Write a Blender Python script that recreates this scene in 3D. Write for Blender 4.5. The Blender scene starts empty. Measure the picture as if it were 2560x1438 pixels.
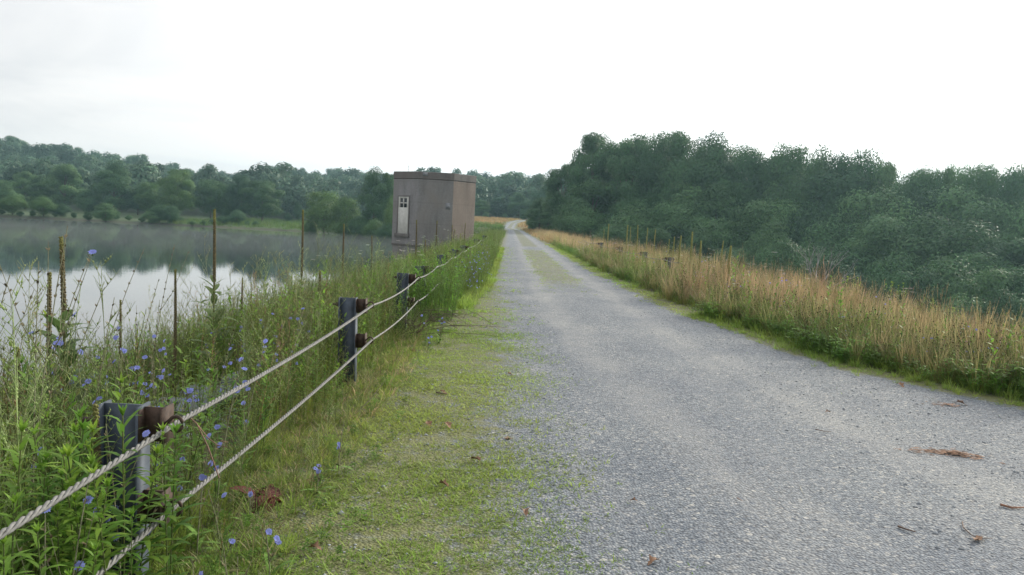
import bpy, math, random
import numpy as np
from mathutils import Matrix, Vector
R = math.radians
random.seed(7); rng = np.random.default_rng(7)
scene = bpy.context.scene
col = scene.collection
# ---------------------------------------------------------------- camera
EYE = 1.5; F = 1930.0
cam_d = bpy.data.cameras.new("Camera"); cam = bpy.data.objects.new("Camera", cam_d); col.objects.link(cam)
CM = Matrix.Rotation(R(-0.383), 4, 'Z') @ Matrix.Rotation(R(90 - 4.757), 4, 'X') @ Matrix.Rotation(R(2.8), 4, 'Z')
cam.matrix_world = Matrix.Translation((0, 0, EYE)) @ CM
cam_d.lens = 36 * F / 2560; cam_d.sensor_width = 36; cam_d.clip_start = 0.05; cam_d.clip_end = 6000
scene.camera = cam
# ---------------------------------------------------------------- sky, sun, exposure
SUN_AZ, SUN_EL = 47, 22            # azimuth to the right of the road direction (+Y)
w = bpy.data.worlds.new("World"); scene.world = w; w.use_nodes = True
nt = w.node_tree; nt.nodes.clear(); N = nt.nodes.new; L = nt.links.new
out = N('ShaderNodeOutputWorld'); bg = N('ShaderNodeBackground'); bg.inputs['Strength'].default_value = 0.1
sky = N('ShaderNodeTexSky'); sky.sky_type = 'NISHITA'; sky.sun_disc = False
sky.sun_elevation = R(SUN_EL); sky.sun_rotation = R(SUN_AZ); sky.air_density = 1.2; sky.dust_density = 3.5
tc = N('ShaderNodeTexCoord'); mp = N('ShaderNodeMapping'); mp.inputs['Scale'].default_value = (1.2, 1.2, 5.0)
mp.inputs['Location'].default_value = (.3, .1, .6)
no = N('ShaderNodeTexNoise'); no.inputs['Scale'].default_value = 1.6; no.inputs['Detail'].default_value = 7; no.inputs['Roughness'].default_value = .55
no.inputs['Distortion'].default_value = .6
L(tc.outputs['Generated'], mp.inputs['Vector']); L(mp.outputs[0], no.inputs['Vector'])
cr = N('ShaderNodeValToRGB'); cr.color_ramp.elements[0].position = .38; cr.color_ramp.elements[1].position = .62
cr.color_ramp.elements[0].color = (9.1, 9.25, 9.5, 1); cr.color_ramp.elements[1].color = (11.8, 11.6, 11.5, 1)
L(no.outputs['Fac'], cr.inputs['Fac'])
# overcast brightening towards the veiled sun
dp = N('ShaderNodeVectorMath'); dp.operation = 'DOT_PRODUCT'
sd = (math.sin(R(SUN_AZ)) * math.cos(R(SUN_EL)), math.cos(R(SUN_AZ)) * math.cos(R(SUN_EL)), math.sin(R(SUN_EL)))
dp.inputs[1].default_value = sd; L(tc.outputs['Generated'], dp.inputs[0])
mr = N('ShaderNodeMapRange'); mr.interpolation_type = 'SMOOTHSTEP'; mr.inputs['From Min'].default_value = .2; mr.inputs['From Max'].default_value = 1
mr.inputs['To Min'].default_value = 0.97; mr.inputs['To Max'].default_value = 1.75; L(dp.outputs['Value'], mr.inputs['Value'])
sc = N('ShaderNodeVectorMath'); sc.operation = 'SCALE'; L(cr.outputs[0], sc.inputs[0]); L(mr.outputs[0], sc.inputs['Scale'])
mx = N('ShaderNodeMix'); mx.data_type = 'RGBA'; mx.inputs['Factor'].default_value = .9
L(sky.outputs[0], mx.inputs['A']); L(sc.outputs[0], mx.inputs['B'])
L(mx.outputs['Result'], bg.inputs['Color']); L(bg.outputs[0], out.inputs['Surface'])
sl = bpy.data.lights.new("Sun", 'SUN'); sl.energy = 4.2; sl.angle = R(7); sl.color = (1, .93, .8)
so = bpy.data.objects.new("Sun", sl); col.objects.link(so)
so.rotation_euler = Vector(sd).to_track_quat('Z', 'Y').to_euler()
scene.view_settings.view_transform = 'Standard'; scene.view_settings.look = 'None'
scene.view_settings.exposure = 0; scene.view_settings.gamma = 1
scene.render.engine = 'CYCLES'
scene.cycles.max_bounces = 8; scene.cycles.transparent_max_bounces = 8; scene.cycles.volume_bounces = 0

# ---------------------------------------------------------------- helpers
CM3 = np.array(CM.to_3x3())
def at(px, py, Y):                 # world point that lies Y metres down the road on the ray of a photo pixel
    d = CM3 @ np.array([(px - 1280) / F, -(py - 719) / F, -1.0]); k = Y / d[1]
    return d[0] * k, Y, EYE + d[2] * k
def on_ground(px, py, z=0.0):
    d = CM3 @ np.array([(px - 1280) / F, -(py - 719) / F, -1.0]); k = (z - EYE) / d[2]
    return d[0] * k, d[1] * k
def sstep(a, b, x):
    t = np.clip((x - a) / (b - a), 0, 1); return t * t * (3 - 2 * t)
def vn(x, y, s=1.0, seed=0):       # cheap smooth noise -1..1
    x = np.asarray(x, float) * s + seed * 13.7; y = np.asarray(y, float) * s - seed * 7.3
    return (np.sin(x * 1.3 + 1.7 * np.sin(y * .9)) + np.sin(y * 1.7 + 1.3 * np.sin(x * 1.1 + 2)) + .6 * np.sin(x * 3.1 + y * 2.3) + .5 * np.sin(y * 4.3 - x * 2.9 + 1.5 * np.sin(x * 2))) / 3.1
def tag(o, label=None, cat=None, group=None, kind=None):
    if label: o['label'] = label
    if cat: o['category'] = cat
    if group: o['group'] = group
    if kind: o['kind'] = kind
    return o
def empty(name, loc, rz=0.0):
    o = bpy.data.objects.new(name, None); col.objects.link(o); o.location = loc; o.rotation_euler = (0, 0, rz); o.empty_display_size = .1
    return o
def mesh_np(name, V, T, C=None, smooth=False, mats=(), MI=None):
    me = bpy.data.meshes.new(name); V = np.asarray(V, np.float32); T = np.asarray(T, np.int32)
    me.vertices.add(len(V)); me.vertices.foreach_set('co', V.ravel())
    k = T.shape[1]
    me.loops.add(T.size); me.loops.foreach_set('vertex_index', T.ravel())
    me.polygons.add(len(T)); me.polygons.foreach_set('loop_start', np.arange(0, T.size, k, dtype=np.int32))
    if MI is not None: me.polygons.foreach_set('material_index', np.asarray(MI, np.int32))
    me.update(calc_edges=True)
    if smooth: me.polygons.foreach_set('use_smooth', np.ones(len(T), bool))
    if C is not None:
        a = me.color_attributes.new('Col', 'FLOAT_COLOR', 'POINT')
        C = np.asarray(C, np.float32); a.data.foreach_set('color', np.hstack([C[:, :3], np.ones((len(C), 1), np.float32)]).ravel())
    for m in mats: me.materials.append(m)
    return me
def obj(name, me, parent=None, loc=(0, 0, 0)):
    o = bpy.data.objects.new(name, me); col.objects.link(o); o.location = loc
    if parent is not None: o.parent = parent
    return o

class G:
    """collects coloured triangles"""
    def __init__(s): s.V = []; s.T = []; s.C = []; s.n = 0
    def add(s, V, T, c):
        V = np.asarray(V, float).reshape(-1, 3); T = np.asarray(T, int).reshape(-1, 3)
        c = np.asarray(c, float); c = np.tile(c, (len(V), 1)) if c.ndim == 1 else c
        s.V.append(V); s.T.append(T + s.n); s.C.append(c); s.n += len(V)
    def arrays(s): return np.vstack(s.V), np.vstack(s.T), np.vstack(s.C)
    def tube(s, P, r, sides, c, cap=True):
        P = np.asarray(P, float); n = len(P); r = np.broadcast_to(np.asarray(r, float), (n,))
        d = np.gradient(P, axis=0); d /= np.linalg.norm(d, axis=1, keepdims=True) + 1e-9
        up = np.array([.0, .0, 1.]) if abs(d[0][2]) < .9 else np.array([1., 0, 0])
        a = np.cross(d, up); a /= np.linalg.norm(a, axis=1, keepdims=True) + 1e-9; b = np.cross(a, d)
        t = np.arange(sides) / sides * 2 * math.pi
        V = P[:, None] + r[:, None, None] * (np.cos(t)[None, :, None] * a[:, None] + np.sin(t)[None, :, None] * b[:, None])
        T = []
        for i in range(n - 1):
            for j in range(sides):
                k = (j + 1) % sides
                T += [(i * sides + j, i * sides + k, (i + 1) * sides + k), (i * sides + j, (i + 1) * sides + k, (i + 1) * sides + j)]
        V = V.reshape(-1, 3)
        if cap:
            V = np.vstack([V, P[-1:], P[:1]]); e = n * sides
            for j in range(sides):
                k = (j + 1) % sides; T += [((n - 1) * sides + j, (n - 1) * sides + k, e), (k, j, e + 1)]
        cc = np.asarray(c, float)
        if cc.ndim == 2: cc = np.vstack([np.repeat(cc, sides, axis=0)] + ([cc[-1:], cc[:1]] if cap else []))
        s.add(V, T, cc)
    def leaf(s, p, az, el, Ln, W, droop, c, seg=3, wf=.35, c2=None):
        """a bent blade: az/el of its start direction, droop in radians over its length"""
        p = np.asarray(p, float); h = np.array([math.cos(az), math.sin(az), 0]); side = np.array([-math.sin(az), math.cos(az), 0])
        P = [p]; e = el
        for i in range(seg):
            P.append(P[-1] + Ln / seg * (h * math.cos(e) + np.array([0, 0, 1]) * math.sin(e))); e -= droop / seg
        V = []; T = []; C = []; c = np.asarray(c, float); c2 = c if c2 is None else np.asarray(c2, float)
        for i, q in enumerate(P):
            t = i / seg
            if i == seg: V.append(q); C.append(c2)
            else:
                ww = W * (wf + (1 - wf) * math.sin(math.pi * min(1, .15 + t * .9))) * .5
                V += [q + side * ww, q - side * ww]; C += [c * (1 - t) + c2 * t] * 2
        for i in range(seg):
            a = 2 * i
            if i == seg - 1: T.append((a, a + 1, a + 2))
            else: T += [(a, a + 1, a + 3), (a, a + 3, a + 2)]
        s.add(V, T, np.array(C))
    def blob(s, p, r, c, sq=1.0):
        p = np.asarray(p, float); O = np.array([[1, 0, 0], [-1, 0, 0], [0, 1, 0], [0, -1, 0], [0, 0, sq], [0, 0, -sq]]) * r
        s.add(O + p, [(0, 2, 4), (2, 1, 4), (1, 3, 4), (3, 0, 4), (2, 0, 5), (1, 2, 5), (3, 1, 5), (0, 3, 5)], c)
    def box(s, x0, x1, y0, y1, z0, z1, c):
        V = [(x, y, z) for z in (z0, z1) for y in (y0, y1) for x in (x0, x1)]
        s.add(V, [(0, 2, 3), (0, 3, 1), (4, 5, 7), (4, 7, 6), (0, 1, 5), (0, 5, 4), (2, 6, 7), (2, 7, 3), (0, 4, 6), (0, 6, 2), (1, 3, 7), (1, 7, 5)], c)
    def flower(s, p, az, tilt, r, c):
        p = np.asarray(p, float); n = np.array([math.cos(az) * math.sin(tilt), math.sin(az) * math.sin(tilt), math.cos(tilt)])
        a = np.cross(n, [0.3, .2, 1]); a /= np.linalg.norm(a); b = np.cross(n, a); V = []; T = []; C = []
        for k in range(13):
            t = k / 13 * 2 * math.pi + random.uniform(-.08, .08); d = math.cos(t) * a + math.sin(t) * b; e = -math.sin(t) * a + math.cos(t) * b
            l = r * random.uniform(.8, 1.05); i = len(V)
            V += [p + n * .001, p + d * l * .7 + e * r * .2 + n * r * .22, p + d * l + n * r * .16, p + d * l * .7 - e * r * .2 + n * r * .22]
            T += [(i, i + 1, i + 2), (i, i + 2, i + 3)]; k2 = random.uniform(.85, 1.12); C += [np.array(c) * .75] + [np.array(c) * k2] * 3
        s.add(V, T, np.array(C))
    def mesh(s, name, mats, smooth=False):
        V, T, C = s.arrays(); return mesh_np(name, V, T, C, smooth, mats)

def scatter(parts):
    """parts: list of (template arrays, pos Nx3, scale N, rotz N, tilt N, tint Nx3) -> merged arrays"""
    VV = []; TT = []; CC = []; n0 = 0
    for (V, T, C), P, S, A, TL, TI in parts:
        k = len(P)
        if not k: continue
        ca, sa = np.cos(A), np.sin(A); ta = rng.uniform(0, 6.28, k); tx, ty = TL * np.cos(ta), TL * np.sin(ta)
        X = V[None, :, 0] * ca[:, None] - V[None, :, 1] * sa[:, None]; Yy = V[None, :, 0] * sa[:, None] + V[None, :, 1] * ca[:, None]
        Z = np.tile(V[None, :, 2], (k, 1)); S_ = S if S.ndim == 2 else np.stack([S, S], 1)
        X = (X + tx[:, None] * Z) * S_[:, :1]; Yy = (Yy + ty[:, None] * Z) * S_[:, :1]; Z = Z * S_[:, 1:2]
        VV.append((np.stack([X, Yy, Z], 2) + P[:, None]).reshape(-1, 3).astype(np.float32))
        TT.append((T[None] + (np.arange(k) * len(V))[:, None, None] + n0).reshape(-1, 3).astype(np.int32))
        CC.append((C[None] * TI[:, None]).reshape(-1, 3).astype(np.float32)); n0 += k * len(V)
    return np.vstack(VV), np.vstack(TT), np.vstack(CC)

# ---------------------------------------------------------------- materials
def mat(name, build):
    m = bpy.data.materials.new(name); m.use_nodes = True; t = m.node_tree; b = t.nodes['Principled BSDF']; build(t, b, t.nodes['Material Output']); return m
def nz(t, scale, detail=4, rough=.55, vec=None, dist=0):
    n = t.nodes.new('ShaderNodeTexNoise'); n.inputs['Scale'].default_value = scale; n.inputs['Detail'].default_value = detail
    n.inputs['Roughness'].default_value = rough; n.inputs['Distortion'].default_value = dist
    if vec is not None: t.links.new(vec, n.inputs['Vector'])
    return n
def ramp(t, fac, stops):
    r = t.nodes.new('ShaderNodeValToRGB'); e = r.color_ramp.elements
    while len(e) < len(stops): e.new(.5)
    for q, (p, c) in zip(e, stops): q.position = p; q.color = (*c, 1)
    t.links.new(fac, r.inputs['Fac']); return r
def mixc(t, a, b, fac, mode='MIX'):
    m = t.nodes.new('ShaderNodeMix'); m.data_type = 'RGBA'; m.blend_type = mode
    for s, v in (('A', a), ('B', b)):
        if isinstance(v, tuple): m.inputs[s].default_value = (*v, 1)
        else: t.links.new(v, m.inputs[s])
    if isinstance(fac, (int, float)): m.inputs['Factor'].default_value = fac
    else: t.links.new(fac, m.inputs['Factor'])
    return m.outputs['Result']
def bump(t, b, h, strength, dist):
    n = t.nodes.new('ShaderNodeBump'); n.inputs['Strength'].default_value = strength; n.inputs['Distance'].default_value = dist
    t.links.new(h, n.inputs['Height']); t.links.new(n.outputs[0], b.inputs['Normal']); return n
def geo(t): return t.nodes.new('ShaderNodeNewGeometry').outputs['Position']
def foliage(name, trans=.4, rough=.55, rnd=.25, hue=.02):
    def f(t, b, o):
        a = t.nodes.new('ShaderNodeAttribute'); a.attribute_name = 'Col'
        oi = t.nodes.new('ShaderNodeObjectInfo'); m = t.nodes.new('ShaderNodeMapRange'); t.links.new(oi.outputs['Random'], m.inputs['Value'])
        m.inputs['To Min'].default_value = 1 - rnd; m.inputs['To Max'].default_value = 1 + rnd
        h = t.nodes.new('ShaderNodeMapRange'); t.links.new(oi.outputs['Random'], h.inputs['Value']); h.inputs['To Min'].default_value = .5 + hue; h.inputs['To Max'].default_value = .5 - hue
        hs = t.nodes.new('ShaderNodeHueSaturation'); t.links.new(a.outputs['Color'], hs.inputs['Color']); t.links.new(m.outputs[0], hs.inputs['Value']); t.links.new(h.outputs[0], hs.inputs['Hue'])
        t.links.new(hs.outputs[0], b.inputs['Base Color']); b.inputs['Roughness'].default_value = rough; b.inputs['Specular IOR Level'].default_value = .3
        tr = t.nodes.new('ShaderNodeBsdfTranslucent'); t.links.new(hs.outputs[0], tr.inputs['Color'])
        ms = t.nodes.new('ShaderNodeMixShader'); ms.inputs[0].default_value = trans
        t.links.new(b.outputs[0], ms.inputs[1]); t.links.new(tr.outputs[0], ms.inputs[2]); t.links.new(ms.outputs[0], o.inputs['Surface'])
    return mat(name, f)
M_leaf = foliage('leaf', .45); M_tree = foliage('tree_leaf', .2, .6, .36, .02); M_mass = foliage('meadow_plants', .52, .55, 0, 0); M_petal = foliage('petal', .4, .6, 0, 0)
def f_bark(t, b, o):
    n = nz(t, 3, 6, .7, geo(t)); c = ramp(t, n.outputs['Fac'], [(.3, (.05, .04, .03)), (.7, (.16, .13, .1))]); t.links.new(c.outputs[0], b.inputs['Base Color'])
    b.inputs['Roughness'].default_value = .9; bump(t, b, n.outputs['Fac'], .6, .03)
M_bark = mat('bark', f_bark)
def f_vcol(t, b, o):
    a = t.nodes.new('ShaderNodeAttribute'); a.attribute_name = 'Col'; n = nz(t, 45, 4, .6, geo(t))
    c = ramp(t, n.outputs['Fac'], [(.3, (.6, .6, .6)), (.7, (1.25, 1.25, 1.25))])
    t.links.new(mixc(t, a.outputs['Color'], c.outputs[0], 1.0, 'MULTIPLY'), b.inputs['Base Color']); b.inputs['Roughness'].default_value = .85
M_dry = mat('dry_plant', f_vcol)
def f_gravel(t, b, o):
    p = geo(t); ln = t.links.new
    v = t.nodes.new('ShaderNodeTexVoronoi'); v.inputs['Scale'].default_value = 62; ln(p, v.inputs['Vector'])
    v2 = t.nodes.new('ShaderNodeTexVoronoi'); v2.inputs['Scale'].default_value = 26; ln(p, v2.inputs['Vector'])
    s1 = t.nodes.new('ShaderNodeSeparateColor'); ln(v.outputs['Color'], s1.inputs[0])
    stones = ramp(t, s1.outputs[0], [(0, (.11, .13, .155)), (.45, (.18, .205, .235)), (.8, (.26, .285, .31)), (1, (.4, .395, .38))])
    edge = ramp(t, v.outputs['Distance'], [(.0, (1.1, 1.1, 1.1)), (.55, (.85, .85, .85)), (.9, (.35, .35, .37))])
    c = mixc(t, stones.outputs[0], edge.outputs[0], 1.0, 'MULTIPLY')
    mp = t.nodes.new('ShaderNodeMapping'); ln(p, mp.inputs['Vector']); mp.inputs['Scale'].default_value = (1.0, .28, 1)
    n1 = nz(t, 2.6, 6, .6, mp.outputs[0], .5); a = t.nodes.new('ShaderNodeAttribute'); a.attribute_name = 'Col'; sa = t.nodes.new('ShaderNodeSeparateColor'); ln(a.outputs['Color'], sa.inputs[0])
    am = t.nodes.new('ShaderNodeMath'); am.operation = 'MULTIPLY_ADD'; ln(sa.outputs[1], am.inputs[0]); am.inputs[1].default_value = .3; ln(n1.outputs['Fac'], am.inputs[2])
    dust = ramp(t, am.outputs[0], [(.5, (0, 0, 0)), (.85, (.4, .4, .4))])
    s2 = t.nodes.new('ShaderNodeSeparateColor'); ln(v2.outputs['Color'], s2.inputs[0]); big = t.nodes.new('ShaderNodeMath'); big.operation = 'LESS_THAN'; ln(v2.outputs['Distance'], big.inputs[0])
    bt = t.nodes.new('ShaderNodeMapRange'); ln(s2.outputs[0], bt.inputs['Value']); bt.inputs['From Min'].default_value = .62; bt.inputs['From Max'].default_value = 1; bt.inputs['To Min'].default_value = 0; bt.inputs['To Max'].default_value = .5; ln(bt.outputs[0], big.inputs[1])
    bc_ = ramp(t, s2.outputs[1], [(0, (.08, .1, .13)), (.5, (.17, .19, .22)), (1, (.42, .41, .38))])
    c = mixc(t, c, (.335, .335, .325), dust.outputs[0]); c = mixc(t, c, bc_.outputs[0], big.outputs[0])
    n2 = nz(t, .5, 4, .6, p); c = mixc(t, c, ramp(t, n2.outputs['Fac'], [(.35, (.82, .84, .88)), (.65, (1.12, 1.1, 1.06))]).outputs[0], 1.0, 'MULTIPLY')
    n3 = nz(t, 9, 8, .72, p); ad = t.nodes.new('ShaderNodeMath'); ad.operation = 'ADD'; ln(n3.outputs['Fac'], ad.inputs[0]); ln(sa.outputs[0], ad.inputs[1])
    g = ramp(t, ad.outputs[0], [(.77, (0, 0, 0)), (.97, (.9, .9, .9))])
    n4 = nz(t, 30, 5, .7, p); moss = ramp(t, n4.outputs['Fac'], [(.3, (.07, .08, .03)), (.55, (.165, .17, .055)), (.75, (.26, .255, .11))])
    c = mixc(t, c, moss.outputs[0], g.outputs[0]); ln(c, b.inputs['Base Color']); b.inputs['Roughness'].default_value = .82
    b.inputs['Specular IOR Level'].default_value = .35
    h = t.nodes.new('ShaderNodeMath'); h.operation = 'MULTIPLY_ADD'; ln(v.outputs['Distance'], h.inputs[0]); h.inputs[1].default_value = -1; ln(n4.outputs['Fac'], h.inputs[2])
    bump(t, b, h.outputs[0], 1.0, .011)
M_gravel = mat('gravel', f_gravel)
def f_ground(t, b, o):
    p = geo(t); a = t.nodes.new('ShaderNodeAttribute'); a.attribute_name = 'Col'
    n = nz(t, 6, 8, .7, p); c = mixc(t, a.outputs['Color'], ramp(t, n.outputs['Fac'], [(.3, (.55, .5, .45)), (.7, (1.4, 1.4, 1.3))]).outputs[0], 1.0, 'MULTIPLY')
    t.links.new(c, b.inputs['Base Color']); b.inputs['Roughness'].default_value = .95; bump(t, b, n.outputs['Fac'], .7, .05)
M_ground = mat('soil_and_turf', f_ground)
def f_water(t, b, o):
    b.inputs['Base Color'].default_value = (.028, .04, .042, 1); b.inputs['Roughness'].default_value = .03; b.inputs['IOR'].default_value = 2.3
    p = geo(t); mp = t.nodes.new('ShaderNodeMapping'); t.links.new(p, mp.inputs['Vector']); mp.inputs['Scale'].default_value = (.5, 1.6, 1)
    n = nz(t, 1.1, 3, .5, mp.outputs[0]); bump(t, b, n.outputs['Fac'], .035, .05)
M_water = mat('lake_water', f_water)
def f_conc(base, warm):
    def f(t, b, o):
        p = geo(t); mp = t.nodes.new('ShaderNodeMapping'); t.links.new(p, mp.inputs['Vector']); mp.inputs['Scale'].default_value = (1.3, 1.3, .3)
        n = nz(t, 1.4, 7, .65, mp.outputs[0]); n2 = nz(t, 12, 6, .7, p); n3 = nz(t, .5, 3, .5, p)
        c = ramp(t, n.outputs['Fac'], [(.28, tuple(x * .66 for x in base)), (.5, base), (.72, tuple(x * 1.22 for x in base))])
        c = mixc(t, c.outputs[0], ramp(t, n2.outputs['Fac'], [(.3, (.75, .75, .75)), (.7, (1.2, 1.2, 1.2))]).outputs[0], .8, 'MULTIPLY')
        c = mixc(t, c, warm, ramp(t, n3.outputs['Fac'], [(.42, (0, 0, 0)), (.66, (.7, .7, .7))]).outputs[0])
        # board marks every 1.2 m of height
        w_ = t.nodes.new('ShaderNodeTexWave'); w_.bands_direction = 'Z'; w_.inputs['Scale'].default_value = .26; w_.inputs['Distortion'].default_value = .12; t.links.new(p, w_.inputs['Vector'])
        c = mixc(t, c, ramp(t, w_.outputs['Fac'], [(.0, (.85, .85, .85)), (.02, (1, 1, 1))]).outputs[0], .5, 'MULTIPLY')
        t.links.new(c, b.inputs['Base Color']); b.inputs['Roughness'].default_value = .9; bump(t, b, n2.outputs['Fac'], .4, .01)
    return f
M_conc = mat('weathered_concrete', f_conc((.195, .195, .2), (.20, .185, .17))); M_conc2 = mat('dark_coping_concrete', f_conc((.145, .14, .137), (.14, .12, .108)))
def simple(name, c, rough=.7, metal=0.0, var=.35, sc_=20, bmp=.0):
    def f(t, b, o):
        n = nz(t, sc_, 6, .65, geo(t)); r = ramp(t, n.outputs['Fac'], [(.3, tuple(x * (1 - var) for x in c)), (.7, tuple(min(1, x * (1 + var)) for x in c))])
        t.links.new(r.outputs[0], b.inputs['Base Color']); b.inputs['Roughness'].default_value = rough; b.inputs['Metallic'].default_value = metal
        if bmp: bump(t, b, n.outputs['Fac'], .5, bmp)
    return mat(name, f)
M_door = simple('weathered_white_paint', (.5, .5, .47), .6, 0, .15, 6); M_glass = simple('dark_glass', (.015, .02, .025), .1, 0, .1)
M_steel = simple('weathered_galvanised_steel', (.05, .066, .088), .65, .15, .35, 14, .002); M_rust = simple('rusty_steel', (.06, .038, .027), .75, .2, .5, 40, .003)
M_cable = simple('galvanised_cable', (.17, .168, .16), .7, .1, .45, 60)
M_rock = simple('slate_rock', (.12, .135, .155), .8, 0, .45, 7, .03); M_deadwood = simple('bleached_wood', (.22, .22, .21), .85, 0, .3, 5)
M_stone = simple('loose_stone', (.25, .27, .29), .8, 0, .55, 33)
# ---------------------------------------------------------------- terrain
WATER = -3.5
HT = [(-500, 175), (0, 150), (100, 134), (200, 130), (300, 118), (400, 107), (500, 100), (600, 92), (700, 97), (800, 106), (900, 106), (1000, 110), (1100, 111), (1200, 106), (1300, 110), (1400, 122), (1700, 140), (2600, 150)]
HX = np.array([(p - 1275) * 530 / F for p, e in HT]); HZ = np.array([e * 530 / F + EYE - 20 for p, e in HT])
def shore(x): return 213 + 5 * vn(x, 0 * x, .05, 3) - 48 * sstep(-42, -10, x)
def H(x, y):
    x = np.asarray(x, float); y = np.asarray(y, float)
    dam = np.where(x < -2.3, -.42 * (-2.3 - x), np.where(x > 6.3, -(x - 6.3) / 2.3, 0.0))
    dam = dam + np.where((x < -2.4) | (x > 6.4), .06 * vn(x, y, .9, 1), 0)
    d = y - shore(x)
    lb = np.where(d < 0, np.clip(WATER + d * .12, -5.3, 0), WATER + .45 * sstep(0, 3, d) + .015 * np.clip(d, 0, 400))
    lb = lb + np.clip(3.2 - .015 * d, 0, 4) * sstep(-40, -9, x) * sstep(0, 22, d)
    rb = -13 + 13 * sstep(90, 182, y) + .3 * vn(x, y, .1, 5)
    bl = sstep(-2, 6, x); base = lb * (1 - bl) + rb * bl
    far = sstep(196, 270, y) * 2.6 * sstep(-60, -20, x)
    z = np.maximum(np.where(y < 236, dam - 6 * sstep(205, 236, y) * (np.abs(x - 2) > 5), -50), base)
    z = np.where((np.abs(x - 2) < 5) & (y > 180), np.maximum(z, 0), z) + far
    hill = np.interp(x * 530 / np.maximum(y, 300), HX, HZ) * sstep(300, 545, y)
    return z + hill + .35 * vn(x, y, .06, 2) * sstep(215, 300, y)
def axis(segs):
    a = []
    for s, e, st in segs: a += list(np.arange(s, e, st))
    return np.array(a + [segs[-1][1]])
gx = axis([(-900, -200, 35), (-200, -50, 6), (-50, -12, 2), (-12, 12, .4), (12, 40, 2), (40, 150, 8), (150, 900, 50)])
gy = axis([(-220, -20, 20), (-20, 60, 1), (60, 260, 3), (260, 600, 10), (600, 1000, 50)])
X, Y = np.meshgrid(gx, gy); Z = H(X, Y); nx, ny = len(gx), len(gy)
V = np.stack([X, Y, Z], 2).reshape(-1, 3)
i = np.arange(nx - 1)[None] + np.arange(ny - 1)[:, None] * nx
Q = np.stack([i, i + 1, i + 1 + nx, i + nx], 2).reshape(-1, 4)
xv, yv, zv = V.T
c = np.tile([.075, .078, .032], (len(V), 1)); 
def setc(mask, cc):
    m = np.clip(mask, 0, 1)[:, None]; return c * (1 - m) + np.array(cc) * m
c = setc(sstep(6, 9, xv) * (yv < 150), (.05, .055, .025))
c = setc((xv < -12) * sstep(0, 3, yv - shore(xv)), (.05, .085, .028))
c = setc(sstep(205, 225, yv) * sstep(-22, -6, xv) * (xv < 25), (.22, .17, .07))
c = setc(sstep(290, 320, yv), (.03, .045, .02))
c = setc((zv < WATER + .15) * (xv < -3), (.05, .045, .03))
tag(obj('ground', mesh_np('ground', V, Q, c, True, [M_ground])), kind='structure')
# road sheet
def xr(y): return np.interp(y, [0, 2, 5, 7.2, 8.7, 13.7, 26, 240], [7.6, 6.6, 5.55, 4.85, 3.95, 3.2, 2.85, 2.8])
def cen(y): return np.interp(y, [0, 165, 205, 235, 262, 300], [0, 0, -1.6, -.6, 3.0, 9]) 
def grassy(x, y):
    x = x - cen(y)
    wob = .12 * vn(x * 0, y, .8, 4) + .1 * vn(x, y, 3, 8)
    gl = 1 - sstep(-.55, .95, x + wob + .3 * sstep(9, 22, y))
    gc = sstep(.25, .6, 1 - np.abs(x - 1.42 + wob) / 1.05) * sstep(13.5, 22, y) * (1 - sstep(44, 46, y) * (1 - sstep(49, 52, y))) * .78
    gr = sstep(-.3, .12, x - xr(y) + wob)
    return np.clip(np.maximum(np.maximum(gl, gc), gr), 0, 1)
ry = axis([(-12, 30, .25), (30, 100, .8), (100, 296, 2)]); rs = np.linspace(0, 1, 46)
RX = np.stack([(-1.6 + (xr(y) + .45 + 1.6) * rs) + cen(y) for y in ry]); RY = np.repeat(ry[:, None], len(rs), 1)
RZ = H(RX, RY) + .004 + .05 * sstep(180, 200, RY) + .012 * np.exp(-((RX - cen(RY) - 1.45) / .5) ** 2)
g = grassy(RX, RY) * .5
xc = RX - cen(RY) - (xr(RY) - 2.85) * .25; trk = np.maximum(np.exp(-((xc - .72 + .06 * vn(0 * RY, RY, .5, 1)) / .26) ** 2), np.exp(-((xc - 2.2 + .06 * vn(0 * RY, RY, .5, 3)) / .28) ** 2))
i = np.arange(len(rs) - 1)[None] + np.arange(len(ry) - 1)[:, None] * len(rs)
Q = np.stack([i, i + 1, i + 1 + len(rs), i + len(rs)], 2).reshape(-1, 4)
tag(obj('road', mesh_np('road', np.stack([RX, RY, RZ], 2).reshape(-1, 3), Q, np.stack([g, trk, g * 0], 2).reshape(-1, 3), True, [M_gravel])), kind='structure')
# water
wx = axis([(-800, -60, 40), (-60, -4, 4)]); wy = axis([(-200, 240, 20), (240, 300, 30)]); X, Y = np.meshgrid(wx, wy); i = np.arange(len(wx) - 1)[None] + np.arange(len(wy) - 1)[:, None] * len(wx)
Q = np.stack([i, i + 1, i + 1 + len(wx), i + len(wx)], 2).reshape(-1, 4)
tag(obj('water', mesh_np('water', np.stack([X, Y, X * 0 + WATER], 2).reshape(-1, 3), Q, None, True, [M_water])), kind='structure')

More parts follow.
